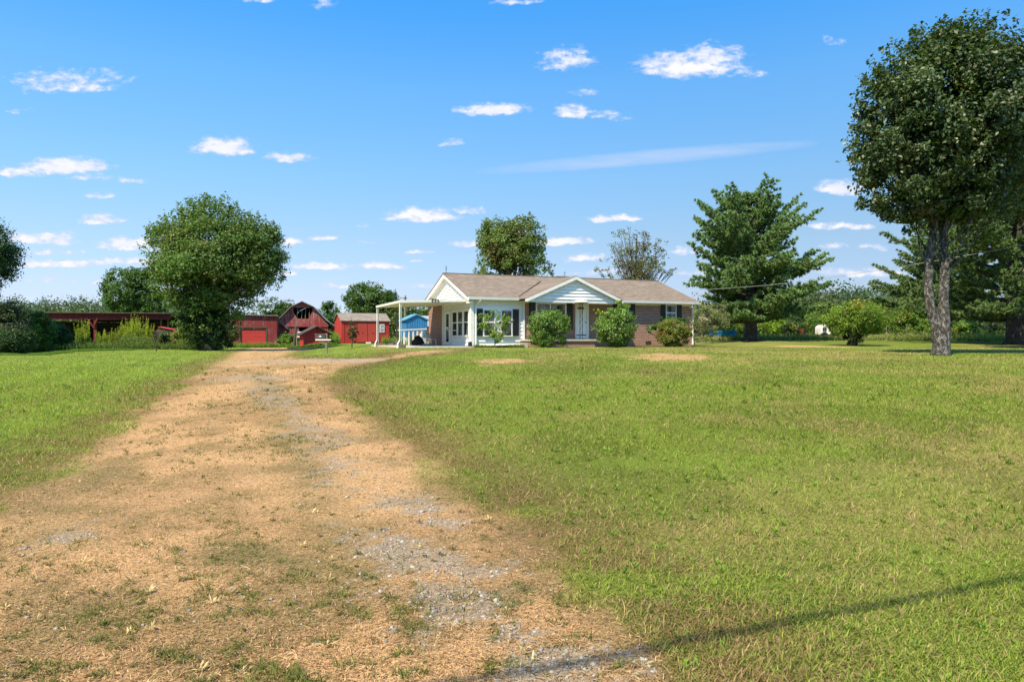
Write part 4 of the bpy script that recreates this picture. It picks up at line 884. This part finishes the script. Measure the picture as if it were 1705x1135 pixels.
# big left tree
tree('maple_tree', 'broad round green tree with leaves nearly to the ground beside the drive', 346, 48, 583,
     [(352, 442, 86, 82), (262, 390, 17, 14), (374, 342, 13, 15), (452, 392, 17, 16), (464, 452, 15, 12), (322, 342, 15, 13), (250, 440, 15, 17), (415, 372, 18, 16), (300, 425, 50, 56), (410, 430, 58, 62), (352, 378, 54, 38), (350, 500, 70, 42), (438, 420, 34, 42), (350, 540, 52, 34), (300, 470, 46, 40), (430, 468, 40, 28), (275, 400, 28, 24), (345, 350, 22, 20), (315, 352, 20, 16)], 95000, .165, (.10, .175, .04), .42, nclump=230, limbs=40, seed=11, rc=.22, colvar=.75, tip=(.17, .20, .06), tipamt=.16, sprig=.3)
o = tree('ivy_thicket', 'dark leafy suckers and ivy wrapped round the base of the broad tree', 346, 47.9, 583, [(345, 552, 32, 30), (350, 574, 38, 10), (340, 525, 40, 24), (372, 545, 16, 24), (320, 548, 14, 24)], 16000, .14, (.035, .075, .02), .1, nclump=110, seed=12, cat='ivy', build_trunk=False)
# right foreground tree with two stems
kR = 23.4 / F
def st_(pts, Z=23.4, x0=1565, yb=590): g = float(ground(px(x0, Z), Z)); return [((a - x0) * Z / F, 0 if len(p_) < 4 else p_[3], hz(b2, Z) - g, c_ * .86 * Z / F) for p_ in pts for a, b2, c_ in [p_[:3]]]
stemL = st_([(1566, 592, 19), (1567, 575, 15), (1560, 545, 11), (1548, 505, 8.5), (1546, 460, 8), (1550, 415, 7.5), (1556, 375, 6.5), (1570, 300, 5), (1565, 200, 3.5), (1560, 120, 1.5)])
stemR = st_([(1566, 592, 17), (1569, 572, 14), (1572, 540, 11), (1571, 500, 9), (1573, 450, 9), (1570, 405, 7.5), (1576, 370, 6.5), (1600, 300, 5), (1620, 210, 3.5), (1630, 110, 1.5)])
tree('shade_tree', 'tall oval dark green tree on two grey lichened stems at the right', 1565, 23.4, 590,
     [(1575, 210, 138, 150), (1560, 290, 128, 92), (1605, 130, 98, 86), (1500, 235, 72, 100), (1645, 250, 80, 110), (1540, 115, 62, 62), (1655, 130, 50, 60), (1600, 88, 58, 36), (1500, 330, 60, 45), (1620, 340, 70, 45), (1478, 165, 45, 60), (1530, 345, 70, 44), (1600, 352, 80, 36), (1482, 320, 52, 52)], 115000, .135, (.055, .095, .026), .3, mat_=GLOSSY, bk=BARKG, nclump=400, limbs=18, stems=[stemL, stemR], seed=21, rc=.175, colvar=.55, tip=(.09, .09, .03), tipamt=.06, shell=.62, sprig=.16)
tree('shade_tree', 'dark green tree cut by the right edge behind the two stemmed one', 1800, 31, 585,
     [(1790, 240, 140, 130), (1730, 200, 60, 90), (1760, 130, 90, 70), (1720, 330, 60, 60)], 50000, .16, (.055, .095, .026), .3, mat_=GLOSSY, bk=BARKG, nclump=150, seed=22, rc=.22, tip=(.16, .12, .06), tipamt=.12)
# trees behind the house
tree('oak_tree', 'dense olive brown tree rising behind the house roof', 858, 64, 580, [(850, 420, 52, 52), (870, 400, 40, 38), (825, 400, 30, 36), (880, 450, 38, 22), (815, 450, 22, 40), (905, 448, 20, 14), (845, 385, 30, 20)], 30000, .20, (.135, .20, .05), .3, nclump=170, limbs=50, seed=31, rc=.24, colvar=.7, tip=(.16, .14, .045), tipamt=.08, shell=.6)
tree('sparse_tree', 'thin half bare tree with sparse brown leaves behind the house', 1055, 70, 580, [(1060, 440, 40, 36), (1035, 405, 20, 24), (1090, 420, 20, 26), (1010, 448, 20, 18), (1100, 450, 22, 14), (1045, 388, 18, 10), (1068, 410, 16, 24), (1125, 455, 9, 8)], 6500, .17, (.15, .17, .05), .16, nclump=150, limbs=85, seed=32, rc=.22, colvar=.7, tip=(.17, .12, .04), tipamt=.3, bk=BARKG)
tree('broadleaf_tree', 'rounded green tree behind the red storage shed', 618, 112, 570, [(618, 505, 44, 30), (600, 500, 26, 26), (640, 508, 26, 24), (612, 488, 26, 16)], 20000, .30, (.075, .14, .03), .4, nclump=130, limbs=10, seed=33, colvar=.6)
tree('broadleaf_tree', 'green tree left of the broad tree, rising above the open shed', 222, 92, 570, [(215, 490, 42, 40), (240, 480, 36, 34), (200, 470, 26, 22), (235, 515, 46, 24)], 26000, .27, (.07, .135, .03), .4, nclump=150, limbs=16, seed=34, colvar=.6)
tree('broadleaf_tree', 'dark tree cut off by the left edge of the frame', -50, 50, 585, [(-45, 430, 66, 70), (-20, 400, 28, 36), (-10, 440, 24, 40), (-30, 470, 46, 30)], 26000, .15, (.05, .10, .025), .35, nclump=150, limbs=30, seed=35)
for i, (x, Z, yt, w_, lb) in enumerate([(548, 125, 512, 22, 'green tree just right of the gambrel roof'), (450, 120, 505, 30, 'green tree behind the garage roof'), (480, 130, 508, 22, 'small round tree peeking over the left slope of the gambrel roof'), (690, 100, 515, 34, 'green tree behind the blue shed'), (725, 95, 520, 26, 'tree left of the brick end wall'), (660, 110, 518, 22, 'tree between the two carport posts')]):
    tree('broadleaf_tree', lb, x, Z, 570, [(x, (yt + 570) / 2 - 6, w_, (570 - yt) / 2 + 2), (x + w_ * .4, yt + 16, w_ * .6, 14)], 6500, .34, (.065 + .012 * (i % 3), .13, .03), .3, nclump=46, limbs=0, seed=40 + i, group=None, colvar=.6)

# pines
def pine(label, x, Z, top_y, prof, seed, trunk_px, ntuft, lean=0., col=(.045, .105, .030), low=.14, side=1.):
    """prof: list of (height fraction, left reach px, right reach px)"""
    r = np.random.default_rng(seed); b0 = at(x, Z); H = hz(top_y, Z) - b0.z; k = Z / F
    t = thing('pine_tree', label, 'pine tree', b0); tr = trunk_px * k
    m = MB(); m.tube([(0, 0, -.1), (0, 0, .25), (0, 0, H * .3), (lean * .5, 0, H * .65), (lean, 0, H * .97)], [tr * 1.7, tr * 1.1, tr * .85, tr * .45, .03], 12); m.build('trunk', BARK, t, True)
    hf = [p[0] for p in prof]; lf = [p[1] * k for p in prof]; rf = [p[2] * k for p in prof]
    m = MB(); T = []; Tn = []; Td = []
    z = low
    while z < .985:
        nb = r.integers(4, 7); ph0 = r.uniform(0, 6.28)
        for j in range(nb):
            ph = ph0 + 2 * math.pi * j / nb + r.normal(0, .25); cx_ = math.cos(ph); L_ = float(np.interp(z, hf, lf if cx_ < 0 else rf)); Lm = .5 * (float(np.interp(z, hf, lf)) + float(np.interp(z, hf, rf)))
            L = (abs(cx_) * L_ + (1 - abs(cx_)) * Lm) * r.uniform(.6, 1.15); el = .02 + .95 * z ** 1.35 + r.normal(0, .09)
            o_ = np.array([lean * z, 0, z * H - .15 * L * math.tan(el) * 0]); dh = np.array([math.cos(ph), math.sin(ph), 0])
            # end drops for low limbs and curls up at the tip
            pts = []; 
            for s_ in np.linspace(0, 1, 7): pts.append(o_ + dh * L * s_ * math.cos(el) + np.array([0, 0, L * (math.sin(el) * s_ + .14 * s_ * s_ - .10 * s_ * (1 - z))]) + np.array([-dh[1], dh[0], 0]) * .06 * L * math.sin(s_ * 3 + j))
            m.tube(pts, list(np.linspace(max(.02, tr * .28 * (1 - z * .6)), .012, 7)), 5)
            ns = max(4, int(L * 4.2))
            for q in range(ns):
                s0 = .22 + .78 * (q + r.random()) / ns; i0 = min(5, int(s0 * 6)); fr = s0 * 6 - i0; p0 = pts[i0] * (1 - fr) + pts[min(6, i0 + 1)] * fr
                sg = 1 if q % 2 else -1; sp2 = np.array([-dh[1], dh[0], 0]) * sg * r.uniform(.5, 1.1) + dh * r.uniform(.5, 1.1) + np.array([0, 0, r.uniform(.0, .6)]); sp2 /= np.linalg.norm(sp2)
                l2 = L * .26 * (1.15 - s0) + .30
                p1 = p0 + sp2 * l2
                m.tube([p0, p1], [.014, .006], 3, False)
                nt_ = max(3, int(l2 / .13))
                for u in range(nt_):
                    T.append(p0 + (p1 - p0) * (u + .6 + .4 * r.random()) / nt_ + r.normal(0, .05, 3)); Td.append(sp2 + np.array([0, 0, .35]))
        z += r.uniform(.031, .050)
    m.build('limbs', BARK, t, True)
    T = np.array(T); Td = np.array(Td)
    if len(T) > ntuft: s_ = r.permutation(len(T))[:ntuft]; T, Td = T[s_], Td[s_]
    nn = 24; n = len(T) * nn; C = np.repeat(T, nn, 0); D_ = np.repeat(Td, nn, 0) * .75 + rdir(n, r); D_ /= np.linalg.norm(D_, axis=1)[:, None]
    ln = r.uniform(.13, .26, n)[:, None] * (.8 + .2 * Z / 45); sd = np.cross(D_, rdir(n, r)); sd /= np.linalg.norm(sd, axis=1)[:, None] + 1e-6; wd = .04 * (Z / 50)
    V_ = np.stack([C - sd * wd, C + sd * wd, C + D_ * ln], 1).reshape(-1, 3)
    cc = np.repeat(np.array(col) * (1 + .7 * (r.random((len(T), 1)) - .5)), nn, 0) * (1 + .4 * (r.random((n, 1)) - .5))
    np_mesh('needles', V_, np.arange(n)[:, None] * 3 + [0, 1, 2], NEEDLE, t, np.repeat(cc, 3, 0))
    return t
PC = (.165, .265, .095)
pine('wide open branched pine with a bare trunk base on the lawn right of the house', 1250, 51, 328, [(0, 90, 90), (.12, 100, 100), (.2, 105, 118), (.38, 108, 115), (.55, 105, 112), (.7, 92, 98), (.8, 84, 78), (.88, 44, 50), (.93, 18, 22), (1, 7, 9)], 51, 10, 11000, col=PC)
pine('tall dark pine with thick trunk near the right edge, behind the two stemmed tree', 1692, 43, 215, [(0, 180, 180), (.15, 190, 190), (.35, 190, 190), (.5, 170, 170), (.7, 130, 130), (.9, 60, 60), (1, 5, 5)], 52, 14, 12000, low=.12, col=(.145, .225, .08))
pine('second dark pine standing between the shade tree and the hedge', 1575, 58, 385, [(0, 90, 100), (.2, 105, 110), (.5, 95, 100), (.8, 50, 60), (1, 5, 5)], 53, 9, 9000, low=.2, col=(.145, .225, .08))

# shrubs round the house
def shrub(name, label, x0, x1, yt, yb, Z, n, leaf, col, seed, tip=None, tipamt=.15, mat_=LEAF, limbs=10, lobes=7, rc=.3, cat='shrub', shell=.7, grp=None, bk=BARKD, colvar=.45):
    r = np.random.default_rng(seed); cx = (x0 + x1) / 2; cy = (yt + yb) / 2; rx = (x1 - x0) / 2; ry = (yb - yt) / 2
    E = [(cx, cy, rx * .84, ry * .88), (cx, yb - ry * .38, rx * .80, ry * .36)]
    for i in range(lobes):
        a = r.uniform(0, 6.28); E.append((cx + rx * .58 * math.cos(a), cy - ry * .5 * math.sin(a), rx * r.uniform(.35, .5), ry * r.uniform(.38, .5)))
    return tree(name, label, cx, Z, yb, E, n, leaf, col, .05, mat_=mat_, bk=bk, nclump=130, limbs=limbs, seed=seed, tip=tip, tipamt=tipamt, cat=cat, rc=rc, shell=shell, group=grp, colvar=colvar)
BG = (.12, .205, .03)
shrub('round_shrub', 'round glossy green bush in front of the picture window', 876, 951, 513, 580, 37.4, 19000, .085, BG, 61, tip=(.15, .28, .035), tipamt=.3, mat_=GLOSSY)
shrub('round_shrub', 'taller round green bush right of the porch steps', 989, 1066, 512, 580, 37.6, 21000, .085, BG, 62, tip=(.15, .28, .035), tipamt=.3, mat_=GLOSSY)
tree('vine_sprout', 'light yellow green vine shooting from the top of the taller round bush', 1034, 38.0, 575, [(1036, 512, 12, 16), (1012, 520, 5, 12), (1030, 528, 18, 12), (1048, 512, 8, 10), (1001, 524, 4, 9)], 900, .14, (.22, .36, .03), .02, nclump=30, limbs=12, seed=63, cat='vine')
shrub('shrub', 'yellow green and rusty bush under the right window', 1090, 1152, 530, 578, 40.6, 14000, .085, (.19, .235, .045), 64, tip=(.26, .16, .06), tipamt=.16)
tree('vine_sprout', 'dark green vine arching over brick left of the rusty bush', 1110, 41.2, 577, [(1092, 545, 16, 7), (1108, 538, 14, 8), (1130, 536, 22, 7), (1078, 552, 8, 5)], 1300, .12, (.07, .16, .02), .02, nclump=30, limbs=8, seed=65, cat='vine')
tree('sparse_shrub', 'airy vase shaped shrub with bare pale twigs at the right house corner', 1156, 40.3, 577, [(1178, 535, 30, 26), (1165, 518, 16, 16), (1195, 520, 20, 16), (1160, 555, 10, 18), (1205, 540, 14, 14)], 6500, .075, (.22, .25, .09), .03, nclump=90, limbs=75, seed=66, bk=BARKG, cat='shrub', tip=(.4, .33, .25), tipamt=.12)
tree('sapling', 'spindly light green sapling in front of the white siding windows', 824, 36.6, 577, [(824, 558, 13, 16), (806, 545, 10, 9), (842, 546, 10, 9), (812, 535, 10, 12), (836, 535, 12, 12), (824, 525, 8, 12), (803, 528, 7, 5), (848, 534, 8, 5)], 3600, .075, (.22, .34, .05), .02, nclump=110, limbs=30, seed=67, cat='sapling')
tree('sapling', 'small sapling with dark red leaves on the grass before the red shed', 586, 45, 580, [(586, 552, 8, 16), (585, 534, 4, 8), (589, 562, 6, 10), (594, 548, 4, 8)], 900, .12, (.16, .06, .04), .03, nclump=30, limbs=16, seed=68, cat='sapling', tip=(.12, .14, .04), tipamt=.3)
shrub('flat_topped_shrub', 'spreading yellow green shrub on a dark tangled base right of the first pine', 1368, 1482, 500, 560, 40.5, 21000, .10, (.16, .26, .036), 69, tip=(.30, .27, .04), tipamt=.06)
tree('tangled_base', 'dark tangled twigs under the spreading yellow green shrub', 1419, 40.2, 574, [(1419, 560, 16, 15), (1425, 570, 12, 6)], 1800, .1, (.04, .06, .02), .06, nclump=30, limbs=22, seed=70, cat='twigs', bk=BARKD)
# hedge on the right boundary
hd_ = [(1185, 1225, 520, 566, 62, (.06, .12, .025)), (1225, 1262, 530, 566, 66, (.05, .1, .02)), (1262, 1312, 522, 562, 62, (.17, .28, .03)), (1300, 1345, 535, 562, 60, (.045, .09, .02)), (1335, 1390, 525, 560, 62, (.075, .15, .025)), (1340, 1402, 502, 555, 68, (.11, .17, .035)), (1440, 1490, 488, 560, 66, (.11, .17, .04)), (1478, 1530, 512, 566, 56, (.10, .18, .03)), (1525, 1575, 530, 568, 54, (.09, .17, .025)), (1580, 1630, 534, 569, 52, (.10, .19, .03)), (1620, 1665, 548, 569, 54, (.12, .2, .03)), (1655, 1760, 545, 570, 55, (.09, .15, .03))]
nm = ['dark bush just right of the house corner twigs', 'low dark bush left of the first pine trunk', 'bright yellow green bush right of the first pine trunk', 'low shaded bush between bright bush and camper', 'leafy green bush left of the camper', 'tall olive bush behind the camper', 'pale leafed bush right of the flat topped shrub', 'loose green bush left of the two stemmed tree', 'low bush touching the left of the two stemmed trunk', 'thick green bush right of the two stemmed trunk', 'low bush before the white pickup', 'bush behind the thick pine trunk']
for i, (a, c, yt, yb, Z, cl_) in enumerate(hd_):
    shrub('hedge_bush', nm[i], a, c, yt, yb, Z, 6500, .14, tuple(q * 1.35 for q in cl_), 80 + i, limbs=4, grp='bushes along the right boundary', tip=(.2, .22, .04), tipamt=.15)
o = shrub('dead_shrub', 'small rust brown dead shrub before the far bushes', 1327, 1340, 546, 563, 58, 500, .14, (.25, .09, .04), 97, limbs=10)
# left side vegetation
shrub('grey_bush', 'big grey green rounded bush at the left edge', -20, 52, 498, 583, 50, 22000, .13, (.085, .115, .05), 101, tip=(.12, .15, .08), tipamt=.2)
shrub('leafy_bush', 'mid green leafy bush beside the grey one at the open shed corner', 38, 92, 518, 583, 52, 13000, .13, (.07, .15, .03), 102, tip=(.12, .22, .03), tipamt=.25)
shrub('cedar_bush', 'dark feathery bush before the left bay of the open shed', 70, 118, 535, 580, 54, 9000, .12, (.04, .09, .025), 103, tip=(.10, .2, .03), tipamt=.1)
shrub('leafy_bush', 'low dark green bush under the grey one at far left', -30, 70, 548, 592, 46, 7000, .15, (.035, .075, .02), 104)
shrub('vine_mound', 'vine covered mound right of the goldenrod', 262, 292, 550, 582, 56, 2200, .15, (.07, .12, .03), 105, tip=(.18, .15, .09), tipamt=.2)
shrub('yellow_bush', 'yellow green brush between the open shed and the broad tree', 286, 318, 545, 580, 55, 3000, .15, (.17, .24, .04), 106, tip=(.3, .17, .09), tipamt=.2)
shrub('dry_vine', 'dry reddish brown vine over the left corner of the garage', 368, 402, 535, 572, 70, 2200, .16, (.20, .13, .08), 107, limbs=20, tip=(.10, .14, .04), tipamt=.3)
shrub('dry_vine', 'dry pinkish brown vine just left of the broad tree', 306, 328, 546, 575, 60, 1500, .15, (.24, .14, .10), 108, limbs=16)
shrub('weed_clump', 'green weed clump at the foot of the big barn', 462, 500, 556, 575, 66, 2600, .16, (.08, .17, .03), 109, tip=(.18, .28, .04), tipamt=.25)
shrub('shed_vine', 'pale dry vine climbing the base of the blue shed', 680, 700, 558, 577, 54, 900, .12, (.22, .2, .14), 110, tip=(.1, .18, .03), tipamt=.3)
# small post-like bare sapling by the shed
tree('bare_sapling', 'thin bare dark sapling standing on the lawn edge before the vine mound', 260, 46, 588, [(257, 560, 5, 10)], 60, .1, (.12, .09, .06), .025, nclump=12, limbs=10, seed=111, cat='sapling', bk=BARKD)
# goldenrod
def weeds(name, label, regs, seed, hgt, col1, col2, n, cat='weeds', wd=.03, leafn=16):
    r = np.random.default_rng(seed); V_ = []; cc = []
    P = []
    for (xa, xb, Za, Zb_, w_, hh) in regs:
        k = int(n * w_); Z = r.uniform(Za, Zb_, k); X = (r.uniform(xa, xb, k) + r.normal(0, 2.5, k) - CX) / F * Z; P.append(np.stack([X, Z, ground(X, Z), hh * (.35 + 1.15 * fbm(X, Z, 1.1, 3) ) * (.6 + .5 * r.random(k))], 1))
    P = np.concatenate(P); m_ = len(P); hs_ = P[:, 3]
    t = r.random((m_, leafn)); lean = r.normal(0, .09, (m_, 1, 2)); base = np.repeat(P[:, None, :3], leafn, 1).copy()
    base[..., 2] += t * hs_[:, None]; base[..., :2] += lean * t[..., None] * hs_[:, None, None]
    d = rdir(m_ * leafn, r).reshape(m_, leafn, 3); d[..., 2] = np.abs(d[..., 2]) * .8 + .3; L = (np.minimum(hs_[:, None] * .13, .2) + .05) * (1.2 - t) * (.7 + .6 * r.random((m_, leafn)))
    sd = np.cross(d, rdir(m_ * leafn, r).reshape(m_, leafn, 3)); sd /= np.linalg.norm(sd, axis=2, keepdims=True) + 1e-6
    tip = base + d * L[..., None]; midp = base * .5 + tip * .5
    Q = np.stack([base, midp + sd * wd, tip, midp - sd * wd], 2).reshape(-1, 3)
    c = np.array(col1) * (1 - t[..., None] ** 1.5) + np.array(col2) * t[..., None] ** 1.5; c = c * (.7 + .6 * r.random((m_, 1, 1))) * (.8 + .4 * r.random((m_, leafn, 1)))
    o = np_mesh(name, Q, np.arange(m_ * leafn)[:, None] * 4 + [0, 1, 2, 3], LEAF, None, np.repeat(c.reshape(-1, 3), 4, 0))
    return tag(o, label, cat, kind='stuff')
weeds('goldenrod', 'tall bright yellow green goldenrod before the open shed', [(130, 147, 60, 62, .12, 2.0), (163, 200, 60, 63, .22, 1.55), (197, 215, 60, 62, .12, 2.3), (208, 252, 59, 62, .3, 2.45), (196, 256, 58, 61, .2, 1.3)], 201, 2., (.08, .14, .02), (.36, .40, .035), 300, leafn=80, wd=.03)
weeds('undergrowth', 'rough green undergrowth along the foot of the open shed', [(-60, 320, 52, 60, .6, .55), (300, 370, 50, 56, .1, .6), (200, 262, 55, 59, .2, .9)], 202, .8, (.075, .12, .025), (.18, .24, .045), 5200, leafn=16, wd=.035)
weeds('verge_grass', 'taller bright grass along the bank at the left edge of the lawn', [(-160 + 35 * i, -125 + 35 * i, 35.5 + .055 * max(0, 35 * i - 100) , 40 + .05 * max(0, 35 * i - 100) + (i % 3) * .5, .08, .20 - .009 * i) for i in range(14)], 203, .2, (.10, .18, .02), (.16, .27, .035), 16000, leafn=7, wd=.012)
weeds('barn_weeds', 'low bright weeds along the foot of the red buildings', [(372, 500, 62, 70, .4, .38), (545, 562, 60, 68, .25, .9), (480, 560, 56, 57, .2, .2), (638, 700, 56, 60, .15, .6)], 204, .5, (.08, .16, .02), (.24, .33, .04), 2200, leafn=14, wd=.04)
weeds('pasture_grass', 'pale uncut pasture grass beyond the right lawn edge', [(1150, 1480, 55, 60, .55, .55), (1480, 1800, 49, 54, .35, .6)], 205, .6, (.17, .23, .045), (.34, .36, .13), 7000, leafn=9, wd=.03)
weeds('foundation_weeds', 'scrappy weeds along the base of the white siding', [(790, 872, 36.8, 37.4, 1., .16)], 206, .2, (.10, .16, .03), (.22, .24, .06), 400, leafn=10, wd=.012)
# far woods
def wood(name, label, spans, seed, nleaf, leaf=.8):
    r = np.random.default_rng(seed); P = []; C_ = []
    cols = [(.04, .08, .026), (.05, .10, .03), (.068, .115, .034), (.058, .085, .034), (.085, .12, .04)]
    tot = sum((b_ - a) / 7.5 for a, b_, *_ in spans)
    for a, b_, Z, yt, jit in spans:
        x = a
        while x < b_:
            Zt = Z * r.uniform(.92, 1.12); k = Zt / F; top = hz(yt + r.uniform(-jit, jit), Zt); X = float(px(x, Zt)); g = float(ground(X, Zt)); H = top - g; w_ = H * r.uniform(.42, .72)
            n = int(nleaf / tot * 1.0); q = rdir(n, r); rr = r.random((n, 1)) ** .3; lob = 1 + .25 * np.sin(q[:, :1] * 7 + x) * np.cos(q[:, 2:3] * 6)
            q[:, 2] = np.sign(q[:, 2]) * np.abs(q[:, 2]) ** .8; P.append(np.array([X, Zt, g + H * .42]) + q * rr * lob * [w_, w_, H * .55]); C_.append(np.array(cols[r.integers(5)]) * (.75 + .5 * r.random((n, 1)))); x += r.uniform(5, 10)
    P = np.concatenate(P); C_ = np.concatenate(C_); nrm = rdir(len(P), r) * .8 + [0, -.3, .6]; nrm /= np.linalg.norm(nrm, axis=1)[:, None]
    o = leaf_mesh(name, P, leaf, nrm, LEAF, None, C_, .7, r); return tag(o, label, 'woods', kind='stuff')
wood('far_woods', 'dark line of far woods along the left horizon', [(-320, 300, 150, 497, 6), (-300, 320, 125, 515, 6), (360, 780, 165, 520, 7), (400, 760, 140, 530, 5)], 301, 300000, .36)
wood('far_woods', 'line of woods behind the pasture on the right', [(1140, 1340, 110, 500, 10), (1290, 1480, 100, 475, 10), (1300, 1500, 85, 498, 8), (1480, 1980, 100, 490, 10), (1120, 1900, 78, 522, 8)], 302, 220000, .34)

# pasture fence, right
fn = thing('wire_fence', 'low wire and post pasture fence behind the right lawn', 'fence', Vector((0, 0, 0)))
xsf = list(range(1170, 1720, 34)); pp = []
for x in xsf:
    p_ = at(x, 54.5); pp.append(p_); m = MB(); m.tube([p_ - Vector((0, 0, .1)), p_ + Vector((0, 0, 1.05))], .028, 5); m.build('post', WOODG, fn)
for hh in (.35, .7, 1.0):
    m = MB(); m.tube([p_ + Vector((0, 0, hh)) for p_ in pp], .004, 4); m.build('wire', WOODG, fn)
# pale track beyond the lawn
m = MB(); L0 = [at(x, 52.6) for x in range(1150, 2000, 40)]; L1 = [at(x, 53.3) for x in range(1150, 2000, 40)]
for i in range(len(L0) - 1):
    z = Vector((0, 0, .03)); m.add([L0[i] + z, L0[i + 1] + z, L1[i + 1] + z, L1[i] + z], [(0, 1, 2, 3)])
o = m.build('path', paint((.36, .34, .32), .9), None); tag(o, kind='structure')
# blue tub, camper, far house, pickup, yellow mower
t = thing('blue_trough', 'bright blue plastic trough in the pasture left of the first pine', 'trough', at(1203, 57))
m = MB(); m.tube([(-.0, 0, .42), (0, 0, .75), (0, 0, .8)], [.95, 1.1, 1.12], 18); m.build('basin', mat('blue_plastic', None, (.01, .30, .70), .4), t)
m = MB(); m.box(-.8, .8, -.8, .8, 0, .42); m.build('base', WOODG, t)
def vehicle(t, L, H, W, body, roofm, win_rows):
    m = MB(); m.poly([(-L / 2, .45), (L / 2, .45), (L / 2, H * .9), (L / 2 - .15, H), (-L / 2 + .2, H), (-L / 2, H * .85)], 'y', 0, W); m.build('body', body, t, bevel=.03)
    for (a, c, z0, z1) in win_rows: MB().box(a, c, -.04, -.005, z0, z1).build('window', GLASS, t)
    for sx in (-L * .28, L * .28): MB().tube([(sx, -.03, .34), (sx, .2, .34)], .34, 14).build('wheel', BLACK, t)
t = thing('camper_trailer', 'small white camper trailer half hidden in the far bushes', 'trailer', at(1380, 59)); vehicle(t, 1.25, 1.25, 1.2, WHITE, WHITE, [(-.5, -.2, .75, 1.05), (.0, .35, .75, 1.05)])
t = thing('pickup_truck', 'white pickup with dark windows parked beyond the thick pine', 'truck', at(1660, 80))
m = MB(); m.poly([(-2.2, .5), (2.2, .5), (2.2, 1.05), (.6, 1.1), (.4, 1.75), (-.9, 1.75), (-1.3, 1.1), (-2.2, 1.0)], 'y', 0, 1.8); m.build('body', WHITE, t, bevel=.03)
m = MB(); m.poly([(.3, 1.15), (.2, 1.65), (-.75, 1.65), (-1.05, 1.15)], 'y', -.03, -.004); m.build('window', GLASS, t)
for sx in (-1.4, 1.4): MB().tube([(sx, -.05, .38), (sx, .2, .38)], .38, 14).build('wheel', BLACK, t)
t = thing('yellow_mower', 'yellow farm mower parked left of the white pickup', 'mower', at(1643, 66))
m = MB(); m.poly([(-.5, .35), (.7, .35), (.7, .7), (.1, .95), (-.5, .6)], 'y', 0, .8); m.build('hood', paint((.75, .42, .03), .4), t)
for sx in (-.4, .5): MB().tube([(sx, -.05, .28), (sx, .15, .28)], .28, 12).build('wheel', BLACK, t)
MB().box(-.1, .35, .2, .6, .9, 1.3).build('seat', BLACK, t)
t = thing('farmhouse', 'far small white farmhouse glimpsed through the hedge', 'house', at(1512, 110), 0)
m = MB(); m.box(-4.2, 2.4, 0, 6, 0, 1.9); m.build('wall', WHITE, t)
m = MB(); m.poly([(-.4, 1.9), (6.4, 1.9), (3, 3.6)], 'x', -4.5, 2.7); m.build('roof', OLDROOF, t)
for a in (-3.2, -.8, 1.1):
    f = MB(); f.box(a, a + .7, -.06, 0, .9, 1.6); w1 = f.build('window', TRIM, t); MB().box(a + .08, a + .62, -.065, -.06, .97, 1.53).build('pane', GLASS, w1)
t = thing('red_shed', 'small red and pink shed glimpsed beyond the hedge right of the two stemmed tree', 'shed', at(1604, 95), 0)
m = MB(); m.box(-.9, .9, 0, 2, 0, 2.2); m.build('wall', paint((.6, .35, .3)), t); m = MB(); m.poly([(-.2, 2.2), (2.2, 2.2), (1, 3.)], 'x', -1.5, 1.5); m.build('roof', paint((.35, .05, .05)), t)
